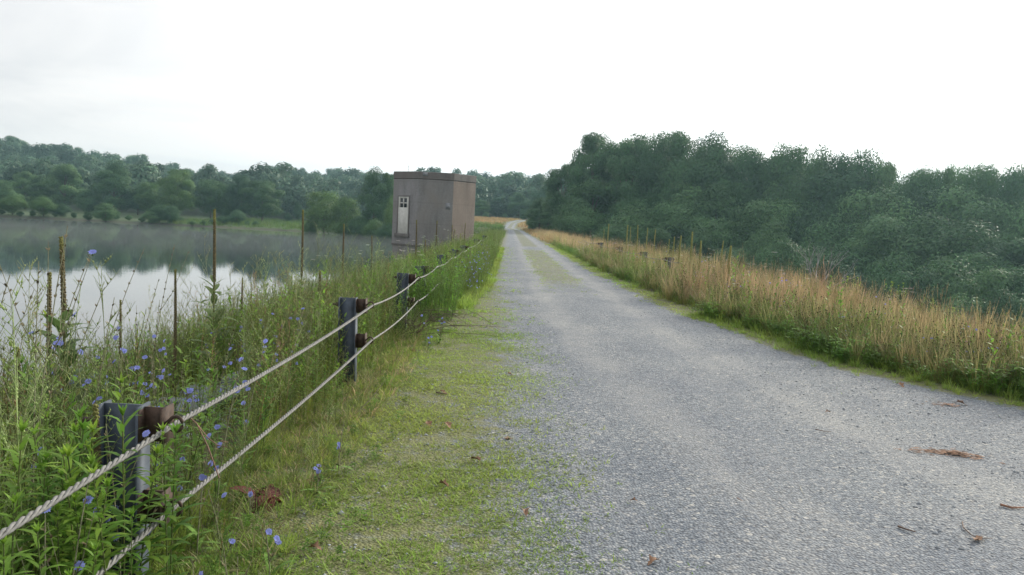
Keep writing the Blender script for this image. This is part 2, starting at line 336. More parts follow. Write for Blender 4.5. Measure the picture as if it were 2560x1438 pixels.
# ---------------------------------------------------------------- gate tower in the lake
def ngon(cx, cy, r, rot, n=8): return [(cx + r * math.cos(rot + k * 2 * math.pi / n), cy + r * math.sin(rot + k * 2 * math.pi / n)) for k in range(n)]
def prism(name, pts, z0, z1, m, parent, bev=0.015):
    n = len(pts); cx = sum(p[0] for p in pts) / n; cy = sum(p[1] for p in pts) / n
    V = [(x, y, z0) for x, y in pts] + [(x, y, z1) for x, y in pts]
    me = bpy.data.meshes.new(name); me.from_pydata(V, [], [tuple(range(n))[::-1], tuple(range(n, 2 * n))] + [(k, (k + 1) % n, n + (k + 1) % n, n + k) for k in range(n)])
    me.materials.append(m); o = obj(name, me, parent)
    if bev: b = o.modifiers.new('bevel', 'BEVEL'); b.width = bev; b.segments = 2
    return o
TH = R(8); S8 = 1.98; RC = S8 / (2 * math.sin(math.pi / 8)); AP = RC * math.cos(math.pi / 8)
B = np.array([-5.27, 44.0]); Cc = B + S8 * np.array([math.cos(TH), math.sin(TH)]); mid = (B + Cc) / 2
TC = mid + AP * np.array([-math.sin(TH), math.cos(TH)])
rot0 = math.atan2(B[1] - TC[1], B[0] - TC[0])
tower = empty('gate_tower', (TC[0], TC[1], -5.2)); tag(tower, 'eight-sided weathered concrete gate tower with a narrow white door, standing at the lake edge', 'tower')
def tp(r): return ngon(0, 0, r, rot0)
prism('foundation', tp(RC - .05), 0, 5.12, M_conc, tower)
prism('floor_slab', tp(RC + .03), 5.12, 5.2, M_conc2, tower)
wall_ = prism('wall', tp(RC), 5.2, 8.92, M_conc, tower); M_concw = mat('brown_stained_concrete', f_conc((.195, .165, .145), (.16, .13, .11))); M_concl = mat('pale_weathered_concrete', f_conc((.225, .22, .225), (.2, .19, .18)))
wall_.data.materials.append(M_concw); wall_.data.materials.append(M_concl); wall_.data.polygons[3].material_index = 1; wall_.data.polygons[9].material_index = 2
prism('coping', tp(RC - .03), 8.92, 8.95, M_conc2, tower, 0)
prism('roof', tp(RC + .02), 8.95, 9.36, M_conc2, tower, .03)
# door face = edge left of B
A_ = TC + RC * np.array([math.cos(rot0 - math.pi / 4), math.sin(rot0 - math.pi / 4)])
mAB = (A_ + B) / 2; ang = math.atan2(B[1] - A_[1], B[0] - A_[0])   # x axis along face, -y outwards
def fbox(g, x0, x1, y0, y1, z0, z1):
    g.box(x0, x1, y0, y1, z0, z1, (.5, .5, .5))
def facepart(name, boxes, m, parent, top=True):
    g = G()
    for b in boxes: fbox(g, *b)
    o = obj(name, g.mesh(name, [m]), parent)
    if top: o.location = (mAB[0] - TC[0], mAB[1] - TC[1], 5.2); o.rotation_euler = (0, 0, ang)
    bb = o.modifiers.new('bevel', 'BEVEL'); bb.width = .006
    return o
dx0, dx1, dz0, dz1 = -.52, .30, .60, 2.72
facepart('door_frame', [(dx0 - .07, dx0, -.05, .0, dz0, dz1 + .07), (dx1, dx1 + .07, -.05, .0, dz0, dz1 + .07), (dx0, dx1, -.05, .0, dz1, dz1 + .07)], M_conc2, tower)
facepart('door_sill', [(dx0 - .16, dx1 + .12, -.13, .0, dz0 - .2, dz0)], M_conc2, tower)
door = facepart('door', [(dx0, dx1, -.03, .0, dz0, dz1 - .62), (dx0, dx0 + .14, -.03, 0, dz1 - .62, dz1), (dx1 - .14, dx1, -.03, 0, dz1 - .62, dz1), (dx0 + .14, dx1 - .14, -.03, 0, dz1 - .1, dz1)], M_door, tower)
facepart('window', [(dx0 + .14, dx1 - .14, -.015, 0, dz1 - .62, dz1 - .1)], M_glass, door, False)
mx_ = (dx0 + dx1) / 2
facepart('glazing_bar', [(mx_ - .035, mx_ + .035, -.028, -.015, dz1 - .62, dz1 - .1), (dx0 + .14, mx_ - .035, -.028, -.015, dz1 - .39, dz1 - .33), (mx_ + .035, dx1 - .14, -.028, -.015, dz1 - .39, dz1 - .33)], M_door, door, False)
g = G(); g.tube([(-1.5, -.4, 9.36), (-1.53, -.4, 9.7), (-1.62, -.42, 10.0)], [.012, .009, .005], 5, (.3, .3, .25)); g.tube([(-1.53, -.4, 9.7), (-1.45, -.4, 9.95)], [.006, .004], 4, (.3, .3, .25))
obj('aerial', g.mesh('aerial', [M_dry]), tower)
PM = simple('pale_mortar', (.2, .21, .225), .9, 0, .3, 8); tv = np.array([math.cos(TH), math.sin(TH)]); nv = np.array([math.sin(TH), -math.cos(TH)]); pm = mid - TC
for off, zz, hh, ww, out_ in ((-.62, 9.12, .22, .15, .03), (.72, 7.3, .36, .13, .004)):
    g = G(); g.box(-ww, ww, -.004, .004, 0, hh, (.5,) * 3); p_ = pm + tv * off + nv * out_; o = obj('repair_patch', g.mesh('repair_patch', [PM]), tower, (p_[0], p_[1], zz)); o.rotation_euler = (0, 0, TH)

# ---------------------------------------------------------------- trees
def crown(seed, h, r, zlo, ncl, nleaf, ls, shape='round', bc=(.06, .138, .047)):
    q = np.random.default_rng(seed); C_ = []; 
    cz = (h + zlo) / 2; rz = (h - zlo) / 2
    k = 0
    while len(C_) < ncl:
        d = q.normal(size=3); d /= np.linalg.norm(d); f = q.uniform(.45, 1) ** .6 * .82
        p = d * f
        if shape == 'oval': p[:2] *= (1 - .45 * max(0, p[2]))
        if shape == 'broad': p[2] = abs(p[2]) * 1.1 - .35 if q.random() < .6 else p[2]
        if shape == 'gap' and (vn(p[0] * 3, p[2] * 3, 1.2, seed) > .25): continue
        C_.append((p[0] * r, p[1] * r, cz + p[2] * rz, r * q.uniform(.27, .45) * (.72 if shape == 'gap' else 1)))
    C_ = np.array(C_); per = nleaf // ncl; tone = q.uniform(.8, 1.2, ncl)
    ci = np.repeat(np.arange(ncl), per); n = len(ci)
    d = q.normal(size=(n, 3)); d[:, 2] += .35; d /= np.linalg.norm(d, axis=1, keepdims=True)
    rad = .7 + .42 * q.random(n) * (.75 + .5 * np.abs(np.sin(ci * 1.7 + d[:, 0] * 4 + d[:, 1] * 5)))
    rad = np.where(q.random(n) < .25, q.uniform(.1, .7, n), rad)
    P = C_[ci, :3] + d * (C_[ci, 3] * rad)[:, None] * np.array([1, 1, .8])
    cd = P - np.array([0, 0, cz]); cd /= np.linalg.norm(cd, axis=1, keepdims=True) + .01; nn = d * .8 + cd * .5 + q.normal(size=(n, 3)) * .33; nn /= np.linalg.norm(nn, axis=1, keepdims=True)
    a = np.cross(nn, q.normal(size=(n, 3))); a /= np.linalg.norm(a, axis=1, keepdims=True); b = np.cross(nn, a)
    s = ls * q.uniform(.55, 1.3, n)[:, None]
    V = np.stack([P - a * s * .7, P - b * s * .38 + nn * s * .1, P + a * s * .7, P + b * s * .38 + nn * s * .1], 1).reshape(-1, 3)
    Q = np.arange(4 * n).reshape(-1, 4)
    base = np.array(bc); cc = base * (tone[ci] * q.uniform(.8, 1.2, n))[:, None]; cc[:, 0] *= 1 + .25 * (q.random(n) - .4)
    return V, Q, np.repeat(cc, 4, 0), C_
def trunk(seed, h, r, C_, tr):
    g = G(); q = random.Random(seed); zt = h * .72
    P = [(0, 0, -1.2)] + [(q.uniform(-.02, .02) * h * t, q.uniform(-.02, .02) * h * t, zt * t) for t in (.15, .35, .55, .75, 1)]
    g.tube(P, [tr * 1.5, tr * 1.1, tr, tr * .8, tr * .5, tr * .2], 7, (.1, .08, .06))
    for k in range(min(9, len(C_))):
        c_ = C_[q.randrange(len(C_))]; z0 = min(zt * .8, max(h * .16, c_[2] * .55)); m_ = (c_[0] * .5, c_[1] * .5, z0 + (c_[2] - z0) * .6)
        g.tube([(0, 0, z0), m_, tuple(c_[:3])], [tr * .45, tr * .28, tr * .08], 5, (.1, .08, .06))
    return g.mesh('trunk', [M_bark])
KINDS = {}
for nm, sd_, h, r, zlo, ncl, nl, ls, sh in [('round', 11, 20, 7, -.3, 36, 34000, .29, 'round'), ('round2', 12, 20, 7, -.3, 42, 34000, .29, 'broad'), ('oval', 13, 20, 5.2, -.3, 34, 30000, .28, 'oval'),
        ('oval2', 14, 20, 5.6, -.3, 36, 30000, .28, 'oval'), ('gap', 15, 20, 6, 5, 46, 16000, .3, 'gap'), ('gap2', 16, 20, 6, 4, 50, 18000, .3, 'gap'), ('bush', 17, 20, 9, -1, 60, 28000, .34, 'broad'), ('bush2', 18, 20, 8, -1, 55, 28000, .34, 'round')]:
    V, Q, C_, cl = crown(sd_, h, r, zlo, ncl, nl, ls, sh)
    tk = trunk(sd_, h, r, cl, .3); KINDS[nm] = (mesh_np('crown', V, Q, C_, False, [M_tree]), tk, h, r); KINDS['lake_' + nm] = (mesh_np('crown', V, Q, C_ * np.array([1.05, 1.0, .65]), False, [M_tree]), tk, h, r)
FAR = []
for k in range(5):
    V, Q, C_, cl = crown(30 + k, 17, 7.2, .5, 20, 3800, .85, ['round', 'broad', 'oval', 'round', 'broad'][k], (.08, .145, .085)); FAR.append((V, Q, C_))  # paler, bluer leaf colour: part of the distance haze is painted into it
def tree(px, ty, wpx, Yd, kind, label, group, name='tree', cat='tree', parts=True):
    x, y, zt = at(px, ty, Yd); zb = float(H(x, y)); cm, tm, h, r = KINDS[kind]
    e = empty(name, (x, y, zb), random.uniform(0, 6.28)); sz = max(1.5, zt - zb) / (h * .94); sx = wpx * Yd / F / (2 * r * .95); sx = min(sx, sz / .72); sz = min(sz, sx * 2.1) if False else sz
    e.scale = (sx, sx, sz); tag(e, label, cat, group)
    obj('crown', cm, e); obj('trunk', tm, e); return e
# far hillside wood
M = []; 
q = random.Random(5); Yr = 306
while Yr < 585:
    Xr = -.74 * Yr
    while Xr < .16 * Yr: M.append((Xr + q.uniform(-3, 3), Yr + q.uniform(-6, 6), q.uniform(.8, 1.25), q.randrange(5))); Xr += q.uniform(10, 16) * (1 + (Yr - 300) / 700)
    Yr += 21
FARM = [mesh_np('tree', v, qq, cc, False, [M_tree]) for v, qq, cc in FAR]
M.sort(key=lambda t: t[1] - 260 * t[2]); 
GH = 'trees of the wooded hill across the lake'
NI = 150
for (x, y, s, k) in M[:NI]:
    o = obj('tree', FARM[k], None, (x, y, float(H(x, y)) - .4)); o.rotation_euler = (0, 0, q.uniform(0, 6.28)); o.scale = (s * q.uniform(.85, 1.2), s, s * q.uniform(.75, 1.2))
    tag(o, 'hazy blue-green round-crowned tree in the wood covering the far hill', 'tree', GH)
rest = M[NI:]
VV = []; QQ = []; CC = []; n0 = 0
for (x, y, s, k) in rest:
    v, qq, cc = FAR[k]; VV.append(v * s * np.array([1, 1, q.uniform(.8, 1.15)]) + np.array([x, y, float(H(x, y)) - .4])); QQ.append(qq + n0); CC.append(cc * q.uniform(.75, 1.2)); n0 += len(v)
if rest: tag(obj('distant_wood', mesh_np('distant_wood', np.vstack(VV), np.vstack(QQ), np.vstack(CC), False, [M_tree])), 'hazy mass of further trees on the skyline of the far hill', 'wood', kind='stuff')
# taller crowns that break the skyline
for px, ty, w_ in [(38, 340, 60), (10, 352, 50), (130, 362, 70), (193, 368, 42), (245, 385, 40), (283, 386, 40), (330, 388, 60), (1097, 418, 26), (665, 416, 36), (760, 419, 26), (825, 420, 34), (1350, 438, 44)]:
    tree(px, ty, w_, 535, q.choice(['round', 'round2']), 'hazy tree whose rounded top breaks the skyline of the far hill', GH)
GL = 'trees along the far shore of the lake'
LS = [(12, 450, 70, 262, 'round2', 'dark green tree on the far shore, cut by the left edge of the picture'),
 (62, 423, 80, 285, 'oval', 'dark leafy tree rising behind the leftmost shore trees'),
 (100, 442, 100, 240, 'oval2', 'mid-green full-crowned tree left of the tall pale pointed one on the far shore'),
 (162, 402, 105, 236, 'oval', 'tall yellow-green tree with narrow top on the far shore, left of the darkest tree'),
 (222, 474, 78, 228, 'bush2', 'low dark tree between the tall yellow-green tree and the darkest tree'),
 (286, 407, 92, 231, 'oval2', 'darkest and most pointed tree on the far shore, mirrored as a long dark cone'),
 (345, 464, 62, 234, 'round', 'small tree just right of the darkest tree on the far shore'),
 (375, 455, 60, 262, 'round2', 'small hazy tree behind the low trees in the middle of the far shore'),
 (418, 468, 88, 226, 'bush', 'broad low tree in front of the round tall one on the far shore'),
 (445, 421, 84, 252, 'round', 'tall round-headed tree in the middle of the far shore'),
 (528, 450, 78, 228, 'round2', 'spreading pale green tree right of the tall round-headed one'),
 (575, 462, 70, 226, 'bush2', 'bushy pale green tree touching the spreading one on its right'),
 (606, 436, 62, 262, 'round', 'dark tree top showing between two pale shore trees'),
 (658, 449, 100, 222, 'round', 'large rounded tree standing last before the open reedy bank'),
 (812, 478, 92, 196, 'round2', 'round tree left in the pair standing by the reedy bank near the tower'),
 (868, 494, 74, 192, 'bush2', 'lower tree right in the pair standing by the reedy bank near the tower'),
 (938, 428, 70, 186, 'oval2', 'tall dark tree left of the concrete tower'),
 (975, 424, 60, 188, 'oval', 'tall tree half hidden behind the concrete tower'),
 (985, 478, 46, 172, 'bush', 'light green bushy tree against the left side of the concrete tower')]
for px, ty, w_, Yd, k, lb in LS: tree(px, ty, w_ * 1.08, Yd * (1.17 if px < 700 and Yd < 250 else 1), ('' if 'dark' in lb else 'lake_') + k, lb, GL)
for px, ty, w_, Yd in [(-30 + k * 27 + q.uniform(-8, 8), 541 + .049 * (k * 27) - q.choice([6, 10, 16, 30, 44, 55]) - q.uniform(0, 8), q.uniform(60, 170), 213.5 + q.uniform(0, 9)) for k in range(26)] + [(775, 545, 40, 197), (900, 530, 70, 186), (940, 540, 70, 180), (970, 552, 60, 170), (745, 500, 26, 300), (720, 530, 24, 280)]:
    tree(px, ty, w_, Yd, q.choice(['bush', 'bush2', 'bush', 'lake_bush']), 'low green waterside bush at the foot of the far shore trees', 'bushes along the far shore', 'bush', 'bush')
# trees and bushes beyond the end of the dam
for px, ty, w_, Yd in [(1205, 500, 60, 300), (1250, 492, 60, 315), (1300, 480, 60, 300), (1330, 500, 60, 290), (1215, 530, 44, 285), (1262, 534, 50, 290), (1310, 532, 40, 285), (1360, 470, 70, 290)]:
    tree(px, ty, w_, Yd, q.choice(['round', 'bush2', 'round2']), 'hazy rounded tree beyond the tan field at the end of the road', 'trees beyond the end of the road')
# wood on the right
SK = [(1318, 545), (1345, 490), (1370, 462), (1395, 440), (1425, 392), (1450, 350), (1490, 331), (1520, 345), (1550, 340), (1600, 328), (1650, 338), (1720, 328), (1790, 350), (1850, 368), (1920, 372), (1975, 360), (2040, 385), (2100, 388), (2150, 376), (2230, 400), (2330, 432), (2400, 405), (2450, 420), (2530, 415), (2700, 440)]
BL = [(1318, 572), (1400, 578), (1500, 592), (1700, 615), (1900, 650), (2100, 715), (2300, 750), (2560, 790), (2700, 800)]
fs = lambda p: float(np.interp(p, *zip(*SK))); fb = lambda p: float(np.interp(p, *zip(*BL)))
GR = 'trees of the wood right of the road'
TOPS = [(1413, 408, 74, 'gap', 'sparse spiky tree at the left end of the right-hand wood, sky showing through it'), (1488, 330, 100, 'gap2', 'tall dark tree with holes of sky, second from the left end of the right-hand wood'),
 (1572, 328, 108, 'gap', 'tall open-crowned tree just left of the highest point of the right-hand wood'), (1640, 338, 100, 'round2', 'full tree between the open-crowned one and the highest rounded one'), (1722, 327, 120, 'round', 'highest rounded tree of the right-hand wood'),
 (1795, 350, 110, 'oval2', 'tree on the skyline stepping down right of the highest rounded one'), (1862, 369, 105, 'round', 'fine-topped skyline tree above the middle of the grassy bank'), (1925, 372, 84, 'oval', 'narrow skyline tree left of the dome-shaped one'),
 (1982, 360, 115, 'round', 'dome-shaped dark tree on the skyline, middle of the right-hand wood'), (2060, 386, 88, 'oval2', 'low skyline tree in the notch right of the dome-shaped one'), (2145, 377, 135, 'round2', 'broad skyline tree with a ragged top, between two notches of the wood'),
 (2215, 398, 70, 'gap2', 'thin ragged tree on the right shoulder of the broad skyline tree'), (2285, 417, 110, 'round', 'smooth rounded tree top low on the skyline at the right'), (2345, 430, 84, 'round2', 'lowest tree of the skyline, just before the spiky one'),
 (2396, 405, 76, 'gap', 'spiky sparse tree sticking up on the skyline near the right edge'), (2462, 414, 118, 'round', 'round full tree right of the spiky one near the right edge'), (2540, 416, 110, 'round2', 'skyline tree cut by the right edge of the picture'), (2640, 430, 120, 'round', 'tree of the right-hand wood outside the right edge')]
for px, ty, w_, k, lb in TOPS:
    tree(px, ty, w_ * 1.35, float(np.interp(px, [1400, 1500, 1800, 2560], [165, 150, 135, 105])), k, lb, GR)
for row, (t, nnn) in enumerate([(.2, 14), (.42, 13), (.64, 12), (.84, 12)]):
    Dl = np.interp(row, [0, 3], [158, 128]); Dr = np.interp(row, [0, 3], [96, 60])
    for j in range(nnn):
        px = 1350 + (j + (row % 2) * .5) / (nnn - .5) * 1280 + q.uniform(-22, 22); t2 = t + q.uniform(-.07, .07)
        if px < 1475 and row < 2: continue
        ty = fs(px) * (1 - t2) + fb(px) * t2; Yd = float(np.interp(px, [1320, 1500, 2560], [178 - row * 3, Dl, Dr])) + q.uniform(-4, 4)
        w_ = q.uniform(125, 200) * (.6 if px < 1450 else 1) * (1 + (px - 1300) / 3500)
        tree(px, ty, w_, Yd, q.choice(['round', 'round2', 'oval', 'oval2', 'bush', 'bush2']), ['dark green tree near the top of the right-hand wood, below its skyline', 'blue-green tree in the upper middle of the right-hand wood', 'broad-crowned tree low in the right-hand wood', 'low tree at the foot of the right-hand wood just above the tall grass'][row], GR)
for k_ in range(13):
    px = 1500 + k_ * 88; tree(px, fs(px) + q.uniform(8, 24), q.uniform(130, 170), float(np.interp(px, [1400, 1800, 2600], [178, 160, 125])), q.choice(['round', 'round2', 'oval2']), 'dark tree filling the gaps behind the skyline trees of the right-hand wood', GR)
for px, ty, w_, Yd in [(1335, 520, 46, 184), (1352, 498, 60, 180), (1385, 470, 64, 176), (1372, 520, 60, 172), (1420, 500, 80, 165), (1440, 450, 60, 160)]:
    tree(px, ty, w_, Yd, q.choice(['bush2', 'oval2']), 'small tree at the left foot of the right-hand wood beside the road', GR)
# dead tree
bx, by, bz = at(2046, 700, 46); g = G(); qd = random.Random(3)
def limb(p, d, l, r, n):
    d = d / np.linalg.norm(d); m_ = p + d * l * .5 + np.array([qd.uniform(-.06, .06) * l] * 3); e = p + d * l
    g.tube([p, m_, e], [r, r * .8, r * .55], 6, (.4, .4, .38))
    if n:
        for k in range(3 if n > 1 else 2): limb(m_ if k == 2 else e, d + np.array([qd.uniform(-.75, .75), qd.uniform(-.4, .4), qd.uniform(-.15, .55)]), l * qd.uniform(.55, .8), r * .52, n - 1)
e_ = empty('dead_tree', (bx, by, float(H(bx, by)))); tag(e_, 'bare bleached dead tree with forked limbs in front of the right-hand wood', 'dead tree')
z0 = bz - float(H(bx, by)) - .6; g.tube([(0, 0, -.5), (.1, 0, z0 * .5), (0, 0, z0)], [.2, .16, .12], 8, (.4, .4, .38)); obj('trunk', g.mesh('trunk', [M_deadwood], True), e_)
g = G()
for d in [(-.55, 0, 1.0), (.6, 0, 1.1), (1.2, 0, .45), (-.1, .2, 1.2)]: limb(np.array([0, 0, z0 - .05]), np.array(d, float), 1.2, .06, 3)
obj('limbs', g.mesh('limbs', [M_deadwood], True), e_)
# ---------------------------------------------------------------- guard rail of posts and cables
def ibeam(g, top, bot=-.35):
    g.box(-.075, -.067, -.05, .05, bot, top, (.5,) * 3); g.box(.067, .075, -.05, .05, bot, top, (.5,) * 3); g.box(-.067, .067, -.004, .004, bot, top, (.5,) * 3)
POST_TOP = .785; CH = (.728, .42)
def me_of(fn, name, m, smooth=False):
    g = G(); fn(g); return g.mesh(name, [m], smooth)
ME_POST = me_of(lambda g: ibeam(g, POST_TOP), 'post', M_steel)
def f_br(g):
    g.box(.077, .155, -.003, .003, -.075, .05, (.5,) * 3); g.box(.155, .161, -.05, .05, -.075, .055, (.5,) * 3); g.box(.0755, .077, -.045, .045, -.07, .045, (.5,) * 3)
ME_BR = me_of(f_br, 'bracket', M_rust)
def f_hook(g):
    t = np.linspace(-2.6, 2.6, 15); P = [(.161, -.03, -.005)] + [(.203 + .024 * math.cos(a), -.03, .027 * math.sin(a)) for a in t[::-1]]
    g.tube(P, .0065, 7, (.5,) * 3)
ME_HOOK = me_of(f_hook, 'hook', M_rust, True)
ME_BOLT = me_of(lambda g: (g.tube([(-.125, -.03, 0), (-.0755, -.03, 0)], .011, 8, (.5,) * 3), g.tube([(-.096, -.03, 0), (-.0757, -.03, 0)], .02, 6, (.5,) * 3)), 'bolt', M_rust)
GP = 'steel posts of the cable guard rail'
def post(x, y, label, lean=(0, 0), dz=0, group=GP, flip=1):
    e = empty('guard_rail_post', (x, y, dz)); e.rotation_euler = (R(lean[0]), R(lean[1]), 0 if flip > 0 else math.pi); tag(e, label, 'post', group)
    obj('post', ME_POST, e)
    for h in CH:
        b = obj('bracket', ME_BR, e, (0, 0, h)); obj('hook', ME_HOOK, b); obj('bolt', ME_BOLT, e, (0, 0, h))
    return e
PL = [(-1.36, 2.74, 'nearest steel guard rail post, half hidden by leafy weeds at the bottom left', (0, 0)), (-1.365, 6.71, 'second nearest steel post, its dark upper half standing clear of the weeds', (0, -1)),
      (-1.37, 10.06, 'third steel post along the left verge, with dry branches heaped at its foot', (1, 1)), (-1.38, 12.75, 'fourth steel post, leaning and sunk low among weeds behind the third', (6, -5)),
      (-1.36, 15.8, 'fifth steel post, blue-grey top showing above weeds', (0, -2)), (-1.37, 19.2, 'sixth steel post along the left verge, almost buried in weeds', (0, 0)), (-1.36, 22.6, 'seventh post on the left, small dark top in front of the concrete tower', (0, 2)),
      (-1.36, 31.5, 'eighth post on the left, a dark speck among the weeds', (0, 0)), (-1.36, 41, 'farthest visible post on the left, right of the concrete tower', (0, 0))]
for x, y, lb, ln in PL: post(x, y, lb, ln, -.05 if ln[0] == 6 else 0)
RPY = [(4.42, 21.0, 'nearest post showing above the flowers on the right-hand bank'), (4.42, 25.0, 'second post with bright cable on the right-hand bank'), (4.42, 30.5, 'third post on the right-hand bank, dark block among weeds'), (4.42, 37, 'farthest post seen on the right-hand bank')]
for x, y, lb in RPY: post(x, y, lb, (0, 0), 0, 'steel posts on the right bank', -1)
def cable(name, ys, x, h, sag, label, cat='cable', yfine=9.5, jit=.0):
    P = []
    for k in range(len(ys) - 1):
        y0, y1 = ys[k], ys[k + 1]; st = .012 if y1 < yfine else (.05 if y1 < 20 else .3); n = max(6, int((y1 - y0) / st)); sg = sag * min(1.3, (y1 - y0) / 4) * (.45 if y1 < 7 else 1)
        for j in range(n): t = j / n; P.append((x, y0 + (y1 - y0) * t, h - 4 * sg * t * (1 - t)))
    P.append((x, ys[-1], h)); P = np.array(P); g = G()
    nf = int(np.searchsorted(P[:, 1], yfine + 3)); Pf = P[:nf + 1]; s = np.cumsum(np.r_[0, np.linalg.norm(np.diff(Pf, axis=0), axis=1)])
    for k in range(3 if nf > 5 else 0):
        a = s / .105 * 2 * math.pi + k * 2 * math.pi / 3; g.tube(Pf + np.stack([np.cos(a) * .005, 0 * a, np.sin(a) * .006], 1), .005, 6, (.5,) * 3)
    if nf < len(P) - 1: g.tube(P[nf:], .0115, 6, (.5,) * 3)
    o = obj(name, g.mesh('cable', [M_cable], True)); tag(o, label, cat, 'galvanised cables of the guard rail')
ys = [-1.3] + [p[1] for p in PL]
cable('cable', ys, -1.162, CH[0], .05, 'upper twisted galvanised cable hooked along the left-hand posts')
cable('cable', ys, -1.162, CH[1], .045, 'lower twisted galvanised cable hooked along the left-hand posts')
cable('cable', [19] + [p[1] for p in RPY] + [44], 4.22, CH[0], .06, 'thin pale cable sagging between the posts on the right-hand bank', yfine=0)

# ---------------------------------------------------------------- plant templates
GRN = np.array([.15, .28, .042]); YGR = np.array([.27, .37, .075]); DGR = np.array([.05, .11, .025]); TAN = np.array([.42, .36, .19]); RUS = np.array([.36, .27, .15]); PALE = np.array([.36, .42, .2]); STEM = np.array([.15, .19, .07]); BRN = np.array([.1, .06, .03])
U = random.uniform
def curve(h, lean, az, n=5, x0=0, y0=0, z0=-.03):
    return np.array([(x0 + math.cos(az) * lean * (t / (n - 1)) ** 1.7, y0 + math.sin(az) * lean * (t / (n - 1)) ** 1.7, z0 + (h - z0) * t / (n - 1)) for t in range(n)])
def along(P, t):
    k = t * (len(P) - 1); i = min(int(k), len(P) - 2); return P[i] * (1 - (k - i)) + P[i + 1] * (k - i)
def goldenrod(g, gs, h, n=46, c=GRN, L0=.095, x0=0, y0=0):
    az0 = U(0, 6.28); P = curve(h, U(.02, .14) * h, az0, 6, x0, y0); gs.tube(P, np.linspace(.0035, .0018, 6), 4, STEM, False)
    for k in range(n):
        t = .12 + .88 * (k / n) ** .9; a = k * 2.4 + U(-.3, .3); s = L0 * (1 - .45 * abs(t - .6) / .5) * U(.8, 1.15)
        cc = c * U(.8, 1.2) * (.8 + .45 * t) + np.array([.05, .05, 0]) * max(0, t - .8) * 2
        g.leaf(along(P, t), a, U(.5, .95) if t > .85 else U(.15, .7), s, s * .19, U(.5, 1.3), cc, 3)
    top = along(P, 1)
    for k in range(9): g.leaf(top, k * .9, U(.7, 1.3), U(.025, .05), .009, .3, c * 1.3 + np.array([.04, .05, 0]), 2)
def weedstem(g, h, n, L0, W, c, sc, seg=2, lean=.15, bush=0):
    P = curve(h, U(.3, 1) * lean * h, U(0, 6.28), 4); g.tube(P, [.003, .0024, .0018, .001], 3, sc, False)
    for k in range(n):
        t = .1 + .9 * k / n; s = L0 * (1.1 - .6 * t) * U(.7, 1.2); g.leaf(along(P, t), k * 2.4 + U(-.4, .4), U(.2, .9), s, W, U(.2, 1), c * U(.75, 1.25), seg)
    for k in range(bush):
        t = U(.4, .85); p = along(P, t); a = U(0, 6.28); l = U(.08, .2); e = p + np.array([math.cos(a) * l * .5, math.sin(a) * l * .5, l]); g.tube([p, e], [.0016, .0008], 3, sc, False)
        for j in range(5): g.leaf(p * (1 - (j + 1) / 5.5) + e * (j + 1) / 5.5, U(0, 6.28), U(.3, 1), L0 * .5, W * .8, .5, c * U(.8, 1.3), 1)
def wispy(g, h, c, n=14, fork=3):
    P = curve(h, U(.03, .2) * h, U(0, 6.28), 5); g.tube(P, [.0022, .002, .0016, .0012, .0008], 3, c, False)
    for k in range(n):
        t = .35 + .65 * (k + .5) / n; p = along(P, t); a = U(0, 6.28); l = h * U(.08, .22) * (1.25 - t * .7); d = np.array([math.cos(a) * .7, math.sin(a) * .7, U(.5, 1.1)]); e = p + d * l
        g.tube([p, e], [.0011, .0007], 3, c, False)
        for j in range(fork):
            q_ = p + d * l * U(.3, 1); a2 = U(0, 6.28); g.tube([q_, q_ + np.array([math.cos(a2) * .5, math.sin(a2) * .5, .8]) * l * U(.2, .45)], [.0009, .0006], 3, c, False)
            if U(0, 1) < .7: g.blob(q_ + np.array([0, 0, .004]), .003, c * 1.15, 1.6)
def tuft(g, n, h, W, c, spread=.04, droop=(.3, 1.2), el=(.9, 1.5), c2=None, seg=3):
    for k in range(n):
        a = U(0, 6.28); r_ = spread * math.sqrt(U(0, 1)); p = (math.cos(a) * r_, math.sin(a) * r_, -.01)
        g.leaf(p, a + U(-.8, .8), U(*el), h * U(.5, 1.1), W * U(.7, 1.3), U(*droop), c * U(.75, 1.25), seg, .7, None if c2 is None else c2 * U(.8, 1.2))
def reed(g, h, c, head, n=5):
    for k in range(n):
        a = U(0, 6.28); P = curve(h * U(.75, 1.1), U(.05, .3) * h * .6, U(0, 6.28), 4, U(-.05, .05), U(-.05, .05)); g.tube(P, [.0022, .0018, .0014, .001], 3, c * U(.8, 1.2), False)
        e = P[-1]; d = P[-1] - P[-2]; d /= np.linalg.norm(d)
        for j in range(6): g.leaf(e - d * j * .025, U(0, 6.28), U(.7, 1.3), U(.03, .06), .006, .4, head * U(.7, 1.3), 1)
    tuft(g, n * 4, h * .7, .005, c, .06, (.2, .9), (1.1, 1.5))
